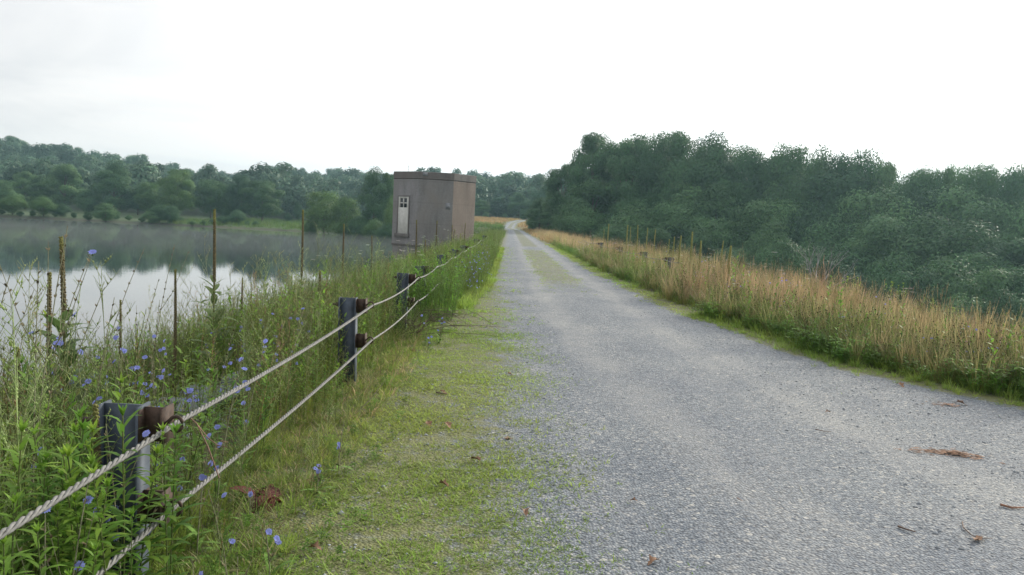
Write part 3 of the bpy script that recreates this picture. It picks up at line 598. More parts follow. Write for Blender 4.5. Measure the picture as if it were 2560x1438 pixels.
def chicory_parts(h, nfl, lean=None, az=None, seedy=1.0, r=.0165):
    g = G(); P = curve(h, (U(.05, .22) if lean is None else lean) * h, U(0, 6.28) if az is None else az, 7); c = np.array([.2, .2, .12])
    g.tube(P, np.linspace(.0038, .0014, 7), 5, c, False); F_ = []
    def nodes(P, t0, t1, n, sz):
        for k in range(n):
            p = along(P, t0 + (t1 - t0) * (k + U(.2, .8)) / n); a = U(0, 6.28)
            for j in range(2): a2 = a + U(-1, 1); g.leaf(p, a2, U(.6, 1.2), .016 * sz, .007, .2, np.array([.17, .13, .07]) * U(.7, 1.2), 2, .8)
            g.leaf(p, a, U(.3, .9), .026 * sz, .006, .6, np.array([.14, .15, .06]), 2)
            if U(0, 1) < .35: F_.append(p + np.array([math.cos(a), math.sin(a), .7]) * .012)
    nodes(P, .3, 1, int(10 * seedy * h), 1.15)
    for b in range(random.randint(2, 4)):
        t = U(.25, .7); p = along(P, t); a = U(0, 6.28); l = h * U(.2, .4); Q_ = np.array([p, p + np.array([math.cos(a) * .3, math.sin(a) * .3, .5]) * l * .6, p + np.array([math.cos(a) * .42, math.sin(a) * .42, 1.]) * l])
        g.tube(Q_, [.002, .0015, .001], 4, c, False); nodes(Q_, .2, 1, int(11 * l * seedy) + 1, .95); F_.append(Q_[-1])
    for k in range(7): g.leaf(along(P, U(.02, .25)), U(0, 6.28), U(.2, .9), U(.06, .13), .02, U(.5, 1.3), GRN * U(.7, 1), 3)
    F_.append(P[-1] if U(0, 1) < .4 else along(P, .8) + np.array([.012, 0, 0])); random.shuffle(F_); return g, F_[:nfl] if nfl <= len(F_) else F_
BLUE = np.array([.30, .34, .78])
def tmpl(fn, *a, **k): g = G(); fn(g, *a, **k); return g.arrays()
def gold_t(*a, **k): g = G(); goldenrod(g, g, *a, **k); return g.arrays()

# distinct plants ------------------------------------------------------
def chicory(x, y, h, nfl, label, group, lean=None, az=None, z=None, seedy=1.0):
    zz = float(H(x, y)) if z is None else z; e = empty('chicory_plant', (x, y, zz)); tag(e, label, 'wildflower', group)
    g, F_ = chicory_parts(h, nfl, lean, az, seedy); obj('stem', g.mesh('stem', [M_dry]), e)
    for p in F_:
        f = G(); f.flower((0, 0, 0), U(-2.6, -.5), U(.4, 1.2), .0165, BLUE * U(.85, 1.15)); f.blob((0, 0, -.006), .006, GRN * .7, 1.3); obj('flower', f.mesh('flower', [M_petal]), e, tuple(p))
    return e
def plant_at(px, py, x):            # plant foot x, top seen at pixel -> Y and height of the top
    d = CM3 @ np.array([(px - 1280) / F, -(py - 719) / F, -1.0]); k = x / d[0]; return d[1] * k, EYE + d[2] * k
TC_ = 'tall chicory stems standing against the lake'
for px, py, x, nf, lean, az, lb in [(30, 690, -1.75, 0, .22, .2, 'leftmost seedy chicory stem against the lake, without flowers'), (228, 630, -1.9, 2, .28, 0.3, 'slanting chicory stem with blue flowers against the lake, right of the tall near mullein'),
        (362, 622, -2.1, 2, .3, .3, 'slanting chicory stem reaching into the tree reflections, left of two bare ones'), (437, 612, -2.3, 0, .16, .2, 'tallest bare seedy stem rising over the middle of the lake'), (272, 722, -1.8, 1, .3, .2, 'shorter bent chicory stem over the bright water'),
        (160, 566, -1.55, 3, .12, .4, 'chicory winding round the tall near mullein with two blue flowers'), (392, 700, -2.2, 0, .2, .5, 'short bare seedy stem between the two long slanting ones'), (295, 745, -1.9, 2, .15, .1, 'chicory with one large blue flower just above the leafy weeds'), (2, 660, -1.7, 0, .2, 2, 'seedy stem cut by the left edge of the picture')]:
    Yd, zt = plant_at(px, py, x); xb = x - lean * .8 * math.cos(az) * max(.5, zt + .2); zb = float(H(xb, Yd)); chicory(xb, Yd, zt - zb, nf, lb, TC_, lean * .8, az, zb, 1.25)
def cluster(n, xs, ys, hs, nf, label, group):
    for k in range(n):
        y = U(*ys); x = U(*xs); chicory(x, y, U(*hs), random.randint(*nf), label, group)
cluster(20, (-2.4, -1.25), (2.9, 4.4), (.5, .85), (3, 6), 'blue-flowered chicory among the weeds between the nearest post and the grey rocks', 'chicory between post and rocks')
cluster(12, (-1.95, -1.2), (1.75, 2.7), (.55, .8), (2, 5), 'blue-flowered chicory among the leafy weeds in the bottom left corner', 'chicory in the bottom left corner')
cluster(12, (-1.2, -.82), (2.3, 4.6), (.16, .36), (1, 3), 'short chicory with blue flowers on the road side of the lower cable', 'chicory under the lower cable')
cluster(22, (-3.0, -1.35), (4.6, 7.8), (.4, .85), (3, 6), 'blue-flowered chicory around the grey rocks left of the second post', 'chicory around the rocks')
cluster(5, (-.95, -.75), (8.5, 10.5), (.2, .4), (2, 3), 'chicory at the grass edge right of the third post', 'chicory right of the third post')
cluster(7, (-.85, -.55), (14, 20), (.5, .8), (2, 4), 'pale blue chicory at the verge where the weeds narrow the path', 'chicory at the verge')

def mullein(px, py, x, label, w=1.0, green=.35, leaves=.5, group='mullein stalks among the weeds on the left', dead=False):
    Yd, zt = plant_at(px, py, x); zb = float(H(x, Yd)); h = max(.5, zt - zb); e = empty('mullein', (x, Yd, zb)); tag(e, label, 'plant', group)
    wob = U(-.03, .03); P = np.array([(wob * math.sin(t * 2.6), .02 * math.sin(t * 3), h * t) for t in np.linspace(0, 1, 60)]); t = np.linspace(0, 1, 60); sp = 1 - leaves * .72
    rad = np.where(t > 1 - sp, .0135, .008) * w * (1 - .45 * t ** 3) * rng.uniform(.85, 1.15, 60); cdead = np.array([.11, .09, .04]); cg = np.array([.17, .17, .045])
    tip = np.clip((t - .9) / .1, 0, 1)[:, None]; cc = cdead * (1 - tip) + cg * tip if not dead else np.tile(cdead, (60, 1))
    low = np.clip((1 - sp - t) / .1, 0, 1)[:, None]; cc = cc * (1 - low) + np.array([.13, .15, .05]) * low
    if green > .6: cc = cc * .35 + np.array([.34, .37, .11]) * .65
    g = G(); g.tube(P, rad, 7, cc)
    n = int(h * sp * 330)
    for k in range(n):
        tt = 1 - sp + sp * k / n; p = along(P, tt); a = k * 2.4; r_ = .0135 * w * (1 - .45 * tt ** 3); cb = (cdead * U(.7, 1.7) if tt < .93 or dead else cg * U(.8, 1.3)); cb = cb * (1 - .6 * (green > .6)) + np.array([.34, .37, .11]) * .6 * (green > .6)
        g.blob(p + np.array([math.cos(a), math.sin(a), .3]) * r_, .0058 * w, cb, 1.2)
    obj('stalk', g.mesh('stalk', [M_dry]), e)
    if leaves > .05:
        g = G(); nl = int(34 * leaves + 8)
        for k in range(nl):
            tt = (1 - sp) * (k / nl) ** .85; s = (.31 - .17 * k / nl) * (.7 + .5 * leaves) * U(.8, 1.1); g.leaf(along(P, tt), k * 2.4 + U(-.3, .3), U(.3, 1.0), s, s * .34, U(.4, 1.5), np.array([.15, .22, .07]) * U(.75, 1.2) if not dead else cdead * U(.8, 1.6), 4, .3)
        obj('leaves', g.mesh('leaves', [M_leaf]), e)
    return e
for a in [(148, 592, -2.3, 'tallest near mullein stalk on the left, dark against the bright lake with large leaves below', 1.0, .2, .95), (130, 682, -2.45, 'dead blackish mullein stalk just left of the tallest near one', 1.0, .1, .5), (535, 524, -2.65, 'tallest mullein, with broad green leaves, rising above the water to the shore trees', 1.05, .3, .85),
          (757, 525, -2.6, 'tall mullein stalk right of the leafy tallest one, tip over the open reedy bank', 1.0, .3, .7), (860, 560, -2.5, 'mullein with small white flowers at its tip, left of the concrete tower', 1.0, .35, .5), (438, 674, -2.9, 'thin short mullein stalk over the water left of the leafy tallest one', .9, .3, .15),
          (303, 750, -2.6, 'thin dark stalk in the weeds right of the near pair', .7, .3, .2), (608, 694, -3.0, 'small thin stalk between the two tallest mulleins', .8, .3, .1), (800, 676, -2.2, 'brown mullein stalk behind and left of the second post', 1.3, .3, .35), (43, 868, -2.6, 'short red-brown mullein stub near the left edge', .9, .1, .1),
          (235, 1012, -1.42, 'nearest mullein stalk, brown and yellow, left of the nearest post', .95, .4, .1), (963, 655, -2.3, 'dark thin stalk in front of the left corner of the tower', 1.0, .2, .1), (928, 590, -2.9, 'slender stalk just left of the tower base', 1.0, .3, .2), (1040, 550, -2.55, 'mullein in front of the left half of the tower, nearest its door', 1.4, .35, .4),
          (1093, 552, -2.45, 'mullein in front of the middle of the tower', 1.4, .35, .4), (1063, 600, -2.3, 'short dark stalk between the two mulleins in front of the tower', 1.2, .2, .1), (1130, 563, -2.4, 'mullein in front of the right corner of the tower', 1.5, .4, .5), (1136, 573, -2.3, 'small mullein touching the one at the right corner of the tower', 1.3, .5, .4), (1164, 558, -2.2, 'rightmost mullein before the tower wall', 1.4, .5, .3), (1151, 584, -2.1, 'short yellow-tipped mullein low before the right wall of the tower', 1.4, .7, .4),
          (1010, 690, -2.0, 'dark thin stalk rising behind the third post', 1.0, .2, .1)]: mullein(*a)
GM = 'mullein stalks on the right-hand bank'
for px, py, x, lb in [(1523, 558, 5.1, 'leftmost tall mullein on the right-hand bank'), (1510, 575, 5.2, 'short mullein left of the leftmost tall one on the right bank'), (1570, 564, 5.2, 'mullein left of the close middle pair on the right bank'), (1577, 568, 5.3, 'thin mullein touching the left one of the middle group on the right bank'), (1594, 566, 5.0, 'thick pale mullein in the middle group on the right bank'), (1620, 568, 5.1, 'mullein right of the thick pale one on the right bank'),
        (1640, 576, 5.3, 'mullein among white flowers right of the middle group'), (1731, 575, 5.2, 'tallest thick mullein standing alone farther right on the bank'), (1687, 590, 5.3, 'short mullein left of the lone thick one'), (1704, 592, 5.2, 'small curved mullein just left of the lone thick one'), (1674, 600, 5.4, 'lowest mullein between the middle group and the lone thick one'), (1752, 600, 5.2, 'short mullein right of the lone thick one'), (1810, 606, 5.4, 'thin mullein above the pink seed heads of the right bank'), (1829, 618, 5.1, 'green mullein before the reddish grass on the right bank')]:
    mullein(px, py + U(-6, 6), x, lb, U(1.2, 2.1), .8, U(.3, .6), GM)

# leafy goldenrod individuals near the camera
GVAR = []
for k in range(8):
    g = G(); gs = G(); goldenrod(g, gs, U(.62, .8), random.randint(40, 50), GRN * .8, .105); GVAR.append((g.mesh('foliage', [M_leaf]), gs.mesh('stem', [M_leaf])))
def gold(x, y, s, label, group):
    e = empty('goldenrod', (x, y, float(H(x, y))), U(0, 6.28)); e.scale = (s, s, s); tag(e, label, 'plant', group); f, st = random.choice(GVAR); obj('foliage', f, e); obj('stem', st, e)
def golds(n, xs, ys, ss, label, group):
    for k in range(n): gold(U(*xs), U(*ys), U(*ss), label, group)
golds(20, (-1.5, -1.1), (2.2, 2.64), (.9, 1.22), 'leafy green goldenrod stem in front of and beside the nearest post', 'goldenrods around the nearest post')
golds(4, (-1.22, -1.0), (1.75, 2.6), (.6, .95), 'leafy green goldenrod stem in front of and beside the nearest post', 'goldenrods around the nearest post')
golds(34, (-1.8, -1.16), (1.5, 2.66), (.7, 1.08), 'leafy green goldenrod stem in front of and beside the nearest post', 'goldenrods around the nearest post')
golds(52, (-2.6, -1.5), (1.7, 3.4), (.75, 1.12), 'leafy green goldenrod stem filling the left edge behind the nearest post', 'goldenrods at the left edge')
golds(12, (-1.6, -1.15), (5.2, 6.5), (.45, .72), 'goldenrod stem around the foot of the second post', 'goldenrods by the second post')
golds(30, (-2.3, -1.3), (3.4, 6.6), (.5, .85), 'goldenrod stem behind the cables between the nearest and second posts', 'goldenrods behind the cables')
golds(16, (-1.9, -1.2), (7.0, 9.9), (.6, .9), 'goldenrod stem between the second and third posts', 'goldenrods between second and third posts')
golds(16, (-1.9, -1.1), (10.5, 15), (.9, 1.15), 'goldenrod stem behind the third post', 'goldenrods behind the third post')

# mass vegetation ------------------------------------------------------
def pts(n, xs, ys, keep=None, ybias=1.0):
    x = rng.uniform(*xs, n); y = ys[0] + (ys[1] - ys[0]) * rng.uniform(0, 1, n) ** ybias
    if keep is not None: m = rng.random(n) < keep(x, y); x, y = x[m], y[m]
    return x, y
def lot(T, x, y, s, tilt=.12, tint=.2, dz=0.0, aniso=.15):
    n = len(x); S = rng.uniform(*s, n) * (1 + .2 * vn(x, y, 1.1, 3) + .1 * vn(x, y, 4, 5)); S = np.stack([S, S * rng.uniform(1 - aniso, 1 + aniso, n)], 1); b = rng.uniform(1 - tint, 1 + tint, (n, 1)) * (1 + .22 * vn(x, y, .55, 7))[:, None] * (1 + vn(x, y, .35, 11)[:, None] * np.array([-.1, .06, -.1])) * rng.uniform(.93, 1.07, (n, 3))
    return (T, np.stack([x, y, H(x, y) + dz], 1), S, rng.uniform(0, 6.28, n), rng.uniform(0, tilt, n), b)
def split(Ts, x, y, *a, **k):
    i = rng.integers(0, len(Ts), len(x)); return [lot(T, x[i == j], y[i == j], *a, **k) for j, T in enumerate(Ts)]
def stuff(name, parts, m, label, cat):
    V, T, C = scatter(parts); o = obj(name, mesh_np(name, V, T, C, False, [m])); tag(o, label, cat, kind='stuff'); print(name, len(T)); return o
W1 = [tmpl(weedstem, U(.45, .75), 24, .05, .009, YGR * 1.05, STEM, 2, .2, 3) for k in range(5)]
W2 = [tmpl(weedstem, U(.4, .7), 20, .035, .006, np.array([.30, .39, .13]), STEM * 1.5, 1, .25, 6) for k in range(5)]
W3 = [tmpl(weedstem, U(.45, .7), 26, .085, .017, GRN * 1.15, STEM, 2, .15) for k in range(4)]
W4 = [tmpl(wispy, U(.65, 1.0), PALE * U(.8, 1.15), 16, 4) for k in range(5)]
W5 = [tmpl(wispy, U(.5, .8), RUS * 1.1, 9, 2) for k in range(3)]
T1 = [tmpl(tuft, 16, .3, .005, YGR * .85, .06) for k in range(4)]
left = lambda x, y: (x < -1.42 - .1 * vn(x * 0, y, .7, 2) + .92 * sstep(10.5, 18, y)) * 1.0 * (1 - .86 * ((x / y < -.34) & (x / y > -.52) & (y > 3.6) & (y < 7.2)))
prt = []
for Ts, n1, n2, n3 in [(W1, 2300, 4200, 2600), (W2, 2600, 4400, 2600), (W3, 1900, 3000, 1100), (W4, 800, 900, 400), (W5, 420, 600, 250), (T1, 2600, 2000, 500)]:
    s = (.75, 1.28) if Ts is not T1 else (.7, 1.4)
    x, y = pts(n1, (-5.2, -.9), (2.2, 12), left, .85); prt += split(Ts, x, y, s)
    x, y = pts(n2, (-5.5, -.35), (12, 36), left, .9); prt += split(Ts, x, y, (s[0] * .8, s[1] * .85))
    x, y = pts(n3, (-6.5, -.3), (36, 110), left); prt += split(Ts, x, y, (s[0] * .85, s[1] * .9))
x, y = pts(1500, (-8.5, -4.5), (3, 60)); prt += split(W2, x, y, (.7, 1.1))
stuff('weeds', prt, M_mass, 'tangle of green and straw-coloured weeds covering the bank between the cables and the lake', 'weeds')
# grass under the cables and on the verge
TG = [tmpl(tuft, 22, .17, .0045, YGR, .05, (.3, 1.3), (.8, 1.45)) for k in range(4)]
TL_ = [tmpl(tuft, 15, .055, .0048, YGR * 1.12, .035, (.2, 1.2), (.15, 1.0), None, 2) for k in range(5)]
TM = [tmpl(tuft, 16, .09, .011, YGR * 1.15, .1, (.2, 1.2), (.2, 1.1), None, 2) for k in range(4)]
prt = []
gk = lambda x, y: grassy(x, y) ** 1.3 * np.clip(.62 + .75 * vn(x, y, 2.6, 6) + .45 * vn(x, y, 9, 2), 0, 1)
x, y = pts(34000, (-1.1, 1.1), (1.9, 10.5), gk, 1.25); prt += split(TL_, x, y, (.6, 1.35), .1, .28)
x, y = pts(20000, (-1.2, 3.3), (9, 48), gk, 1.15); prt += split(TM, x, y, (.35, .75), .1, .25)
x, y = pts(700, (.3, 5), (1.9, 10), lambda x, y: (vn(x, y, 1.1, 9) > .55) * .35 + .02); prt += split(TL_, x, y, (.4, .8), .1, .25)
x, y = pts(3400, (-1.6, -.4), (1.7, 13), lambda x, y: 1 - sstep(-1.2, -.8, x)); prt += split(TG, x, y, (.3, .75), .35, .35)
x, y = pts(1500, (-1.5, -.5), (1.7, 13), lambda x, y: 1 - sstep(-1.2, -.8, x)); prt += split(W1 + W2, x, y, (.2, .5), .4, .35)
x, y = pts(260, (-1.5, -.6), (1.8, 12), lambda x, y: 1 - sstep(-1.2, -.8, x)); prt += split(W5 + W4, x, y, (.3, .6), .4, .3)
x, y = pts(500, (-1.5, -.5), (1.8, 10), lambda x, y: 1 - sstep(-1.2, -.8, x)); prt += split([tmpl(tuft, 12, .16, .004, TAN, .05, (.3, 1.5), (.3, 1.2))], x, y, (.5, 1.2), .2, .3)
x, y = pts(1500, (-1.2, -.3), (12, 45), lambda x, y: 1 - sstep(-.9, -.5, x - .4 * sstep(12, 19, y))); prt += split(TG, x, y, (.8, 1.6), .2, .25)
x, y = pts(6000, (2.4, 7), (6, 14), lambda x, y: np.exp(-((x - xr(y) - .2) / .2) ** 2)); prt += split(TG, x, y, (.3, .7), .1, .25)
x, y = pts(5000, (2.4, 4), (14, 60), lambda x, y: np.exp(-((x - xr(y) - .25) / .22) ** 2)); prt += split(TM, x, y, (.5, 1.0), .1, .25)
stuff('grass', prt, M_mass, 'short yellow-green grass creeping over the gravel along both verges and the middle strip', 'grass')
# right bank: tall tan grass, clover edge, wildflowers
E1 = [tmpl(tuft, 26, .85, .0055, TAN, .09, (.1, .8), (1.15, 1.55), RUS * 1.3, 3) for k in range(5)]
E2 = [tmpl(reed, .85, TAN * .95, RUS * 1.15, 6) for k in range(5)]
E3 = [tmpl(tuft, 24, .6, .006, np.array([.2, .2, .06]), .09, (.2, 1.0), (1.0, 1.5), TAN) for k in range(4)]
KN = [tmpl(wispy, U(.5, .75), np.array([.14, .14, .06]), 10, 1) for k in range(4)]
def knap(g, h):
    for k in range(3):
        P = curve(h * U(.6, 1.1), U(.05, .25) * h, U(0, 6.28), 4, U(-.06, .06), U(-.06, .06)); g.tube(P, [.002, .0018, .0015, .0012], 3, STEM * .9, False); g.blob(P[-1], .0095, BRN * U(.5, 1.2), 1.2)
        for j in range(7): g.leaf(along(P, U(.05, .8)), U(0, 6.28), U(.3, 1), .05, .009, .6, GRN * .7, 2)
        p = along(P, .7); a = U(0, 6.28); e = p + np.array([math.cos(a) * .07, math.sin(a) * .07, .09]); g.tube([p, e], [.0012, .001], 3, STEM, False); g.blob(e, .008, BRN * U(.5, 1.2), 1.2)
K1 = [tmpl(knap, .6) for k in range(5)]
def clover(g, h, c):
    for k in range(22):
        a = U(0, 6.28); r_ = U(0, .1); p = np.array([math.cos(a) * r_, math.sin(a) * r_, h * U(.3, 1)])
        for j in range(3): g.leaf(p, j * 2.1 + a, U(-.2, .5), .03, .018, .4, c * U(.7, 1.25), 2, .6)
        if k % 3 == 0: g.tube([(p[0] * .5, p[1] * .5, 0), p], [.001, .001], 3, c, False)
C1 = [tmpl(clover, .2, GRN * 1.0) for k in range(4)]
def rt(a, b, f=.5):
    def k(x, y): d = x - xr(y) + .28 * vn(x * 0, y, 1.1, 5) + .12 * vn(x, y, 3.3, 2); return sstep(a, a + f, d) * (1 - sstep(b - .5, b, d))
    return k
prt = []
for Ts, n1, n2, n3, lo in [(E1, 1400, 950, 900, .8), (E2, 1000, 700, 500, .8), (E3, 3000, 2200, 500, .35), (K1, 2200, 1300, 300, .35), (KN, 900, 800, 150, .5), (W1, 3000, 2300, 300, .3), (W3, 700, 500, 0, .3), (W2, 2000, 1500, 0, .5)]:
    x, y = pts(n1, (3, 10.5), (4.5, 14), rt(lo, 4.6)); prt += split(Ts, x, y, (.65, 1.0), .15, .22)
    x, y = pts(n2, (3, 8), (14, 36), rt(lo, 4.6)); hf = 1.0; prt += split(Ts, x, y, (.75 * hf, 1.12 * hf), .15, .22)
    x, y = pts(n3, (3, 8), (36, 125), rt(lo, 4.6)); prt += split(Ts, x, y, (.8, 1.15), .15, .22)
stuff('tall_grass', prt, M_mass, 'tall tan and reddish dry grass with dark seed heads along the right-hand bank', 'grass')
prt = []
for Ts, n1, n2 in [(C1, 3000, 1700), (W1, 1500, 1000), (W2, 900, 500), (W3, 420, 250), (TG, 2600, 1500), (K1, 500, 200)]:
    sc_ = (.5, 1.5) if Ts is C1 else (.25, .8) if any(Ts is w_ for w_ in (W1, W2, K1)) else (.5, 1.5)
    x, y = pts(n1, (3, 7.5), (4.5, 14), rt(.2, 2.0, .3)); prt += split(Ts, x, y, sc_, .2, .25)
    x, y = pts(n2, (2.9, 4.8), (14, 60), rt(.3, 1.3, .3)); prt += split(Ts, x, y, sc_, .2, .25)
x, y = pts(800, (-1.5, -.35), (1.8, 12), lambda x, y: 1 - sstep(-1.1, -.5, x)); prt += split(C1, x, y, (.15, .5), .2, .35)
x, y = pts(1100, (-1.62, -.8), (11.2, 45), None, 1.7); prt += split(W1 + W3 + W2, x, y, (1.0, 1.4), .2, .25)
x, y = pts(90, (-1.75, -1.3), (7.2, 11)); prt += split(W1 + W3 + W4, x, y, (.7, 1.1), .2, .25)
stuff('clover', prt, M_mass, 'low dark green clover and herbs spreading at the edge of the gravel', 'ground cover')
# green weeds and white flowers in the middle of the right bank
def umbel(g, h):
    P = curve(h, U(.03, .1) * h, U(0, 6.28), 4); g.tube(P, [.003, .0025, .002, .0016], 3, STEM, False)
    for b in range(3):
        p = P[-1] if b == 0 else along(P, U(.6, .9)) + np.array([U(-.12, .12), U(-.12, .12), U(.05, .16)])
        if b: g.tube([along(P, .6), p], [.0016, .0012], 3, STEM, False)
        for k in range(16):
            a = k * 2.4; r_ = .034 * math.sqrt(k / 16); g.blob(p + np.array([math.cos(a) * r_, math.sin(a) * r_, .006 - r_ * .1]), .0085, (.62, .62, .55), .35)
    for k in range(10): g.leaf(along(P, U(.1, .7)), U(0, 6.28), U(.2, .9), .07, .012, .6, GRN * .9, 2)
UM = [tmpl(umbel, U(.8, 1.05)) for k in range(4)]
def dots(g, c, n=9, h=.55, r=.011):
    for k in range(n):
        P = curve(h * U(.5, 1.1), U(.05, .3) * h, U(0, 6.28), 3, U(-.12, .12), U(-.12, .12)); g.tube(P, [.0015, .0013, .001], 3, STEM, False); g.flower(P[-1], U(-2.6, -.5), U(.3, 1.2), r, c)
FB = [tmpl(dots, BLUE, 7, .55, .015) for k in range(3)]; FP = [tmpl(dots, np.array([.42, .22, .36]), 6, .45, .011) for k in range(3)]; FW = [tmpl(dots, np.array([.6, .58, .5]), 6, .5, .01) for k in range(3)]
prt = []
midb = lambda x, y: rt(.6, 4.4)(x, y) * (.25 + .75 * np.exp(-((y - 22) / 9) ** 2))
for Ts, n, s in [(W1, 1900, (.8, 1.15)), (W2, 1600, (.8, 1.2)), (W4, 700, (.7, 1.05)), (UM, 130, (.8, 1.1))]:
    x, y = pts(n, (3, 8), (13, 44), midb); prt += split(Ts, x, y, s)
x, y = pts(70, (-4, -1.6), (15, 40)); prt += split(UM, x, y, (.7, 1.1))
x, y = pts(12, (-3.4, -2.0), (11.5, 15)); prt += split(UM, x, y, (.9, 1.15))
for Ts, n1, n2 in [(FB, 110, 160), (FP, 150, 60), (FW, 160, 180)]:
    x, y = pts(n1, (3, 9), (5, 13), rt(.5, 2.4)); prt += split(Ts, x, y, (.6, 1.1))
    x, y = pts(n2, (3, 8), (13, 45), rt(.5, 3)); prt += split(Ts, x, y, (.8, 1.3))
x, y = pts(22, (-.95, -.5), (13, 24)); prt += split(FB, x, y, (.9, 1.3))
stuff('wildflowers', prt, M_petal, 'green weeds dotted with white, pink and blue flowers on the right-hand bank', 'wildflowers')
# rough growth on the slopes and far fields
prt = []
x, y = pts(2600, (7.2, 14), (5, 110), ybias=1.2); prt += split(E3 + W3, x, y, (.8, 1.3))
MF = [tmpl(tuft, 22, .9, .05, np.array([.1, .17, .04]), .9, (.2, .9), (.9, 1.5), None, 2) for k in range(3)]
TF = [tmpl(tuft, 22, .8, .05, np.array([.33, .24, .11]), .9, (.2, .9), (.9, 1.5), None, 2) for k in range(3)]
x, y = pts(2600, (-100, -12), (165, 300), lambda x, y: (y > shore(x) + 1) * 1.0, 1.4); prt += split(MF, x, y, (1.0, 1.7))
x, y = pts(2200, (-22, -2), (110, 225), lambda x, y: ((y > shore(x) + 1) | (x > -5)) * 1.0); prt += split(MF, x, y, (.7, 1.1))
x, y = pts(1800, (-30, 22), (215, 296), lambda x, y: (np.abs(x - cen(y) - 1.5) > 2.2) * 1.0); prt += split(TF, x, y, (.7, 1.2))
x, y = pts(900, (3.3, 9), (60, 200)); prt += split(TF, x, y, (.6, .8), dz=0)
x, y = pts(260, (9, 16), (120, 215)); prt += split(MF, x, y, (1.0, 1.8))
stuff('meadow', prt, M_mass, 'rough green and tan meadow growth on the slopes and the fields beyond the dam', 'meadow')
# light green shrubs poking out of the tan grass
SH = []
for k in range(2):
    g = G(); gs = G()
    for j in range(16): goldenrod(g, gs, U(.7, 1.15), 30, np.array([.17, .26, .06]), .12, U(-.16, .16), U(-.16, .16))
    SH.append((g.mesh('foliage', [M_leaf]), gs.mesh('stems', [M_leaf])))
for px, py, x, s, lb in [(2245, 708, 7.3, 1.05, 'bright round leafy shrub rising above the tan grass near the right edge'), (2133, 694, 7.1, 1.0, 'narrow light green shrub left of the bright round one'), (2010, 690, 6.8, .8, 'small light green shrub where the tan bank meets the dark wood'), (2325, 752, 7.2, .85, 'pale yellow-green low shrub right of the bright round one'), (2395, 772, 7.0, .7, 'lowest pale shrub half buried in tan grass at the right')]:
    Yd, zt = plant_at(px, py, x); e = empty('shrub', (x, Yd, float(H(x, Yd)))); hh = (zt - float(H(x, Yd))) / 1.1; e.scale = (s, s, hh); tag(e, lb, 'shrub', 'light green shrubs in the tan grass'); f, st = random.choice(SH); obj('foliage', f, e); obj('stems', st, e)

# ---------------------------------------------------------------- stones, rocks, litter
def rockmesh(seed, name='rock', m=M_rock):
    import bmesh
    q_ = np.random.default_rng(seed); bm = bmesh.new(); bmesh.ops.create_icosphere(bm, subdivisions=3, radius=1)
    pl = [(v / np.linalg.norm(v), q_.uniform(.45, .85)) for v in q_.normal(size=(13, 3))]
    for v in bm.verts:
        p = np.array(v.co)
        for n_, d_ in pl:
            e = p @ n_ - d_
            if e > 0: p = p - n_ * e
        v.co = p + vn(p[0] * 4, p[1] * 4 + p[2] * 3, 1.5, seed) * .02
    me = bpy.data.meshes.new(name); bm.to_mesh(me); bm.free(); me.materials.append(m); return me
RM = [rockmesh(k) for k in range(6)]
RK = [(on_ground(545, 965, .12), (.40, .32, .11), 'largest flat grey rock in the weeds left of the upper cable'), (on_ground(430, 985, .08), (.42, .24, .13), 'long low grey rock left of and below the largest one'), (on_ground(480, 1005, .05), (.26, .22, .1), 'flat rock slab just above the nearest post'), (on_ground(350, 1010, .06), (.24, .2, .12), 'grey rock behind the top of the nearest post'),
      (on_ground(500, 925, .15), (.16, .14, .14), 'small dark jagged rock on top of the rock pile'), (on_ground(690, 930, .06), (.34, .22, .1), 'low grey rock under the upper cable, right of the largest one'), (on_ground(720, 905, .05), (.3, .25, .09), 'rock slab in the weeds left of the second post'), (on_ground(610, 955, .06), (.26, .2, .12), 'grey rock joining the largest one on its right')]
for k, ((x, y), s, lb) in enumerate(RK):
    o = obj('rock', RM[k % 6], None, (x, y, float(H(x, y)) + s[2] * .35)); o.scale = s; o.rotation_euler = (U(-.2, .2), U(-.2, .2), U(0, 6)); tag(o, lb, 'rock', 'grey rocks in the weeds')
stone = []
for k in range(6):
    q_ = np.random.default_rng(k); O = np.array([[1, 0, 0], [-1, 0, 0], [0, 1, 0], [0, -1, 0], [0, 0, .7], [0, 0, -.7], [.7, .7, .1], [-.7, .6, .2], [.6, -.7, .1]]) * q_.uniform(.75, 1.25, (9, 1))
    stone.append((O, np.array([(0, 6, 4), (6, 2, 4), (2, 7, 4), (7, 1, 4), (1, 3, 4), (3, 8, 4), (8, 0, 4), (0, 8, 5), (3, 1, 5), (2, 6, 5), (6, 0, 5), (1, 7, 5), (8, 3, 5), (7, 2, 5)]), np.full((9, 3), .5)))
prt = []
x, y = pts(30000, (-1.0, 7), (1.8, 11), lambda x, y: (x < xr(y) + .1) * np.clip(.55 + .6 * vn(x, y * .4, 1.6, 7), .1, 1), 1.3); prt += split(stone, x, y, (.002, .0062), 0, .2, .005)
tr_ = lambda x, y: (x < xr(y)) * (1 - .8 * np.maximum(np.exp(-((x - cen(y) - (xr(y) - 2.85) * .25 - .72) / .3) ** 2), np.exp(-((x - cen(y) - (xr(y) - 2.85) * .25 - 2.2) / .32) ** 2)))
x, y = pts(5200, (-.9, 7), (1.8, 15), tr_, 1.2); prt += split(stone, x, y, (.0055, .0105), 0, .2, .005)
x, y = pts(900, (-.8, 7), (1.8, 14), tr_, 1.2); prt += split(stone, x, y, (.009, .017), 0, .2, .006)
x, y = pts(500, (-3.6, -1.9), (4.8, 8.5)); prt += split(stone, x, y, (.015, .05), 0, .2, .006)
stuff('loose_stones', prt, M_stone, 'loose grey stones strewn over the gravel road', 'stones')
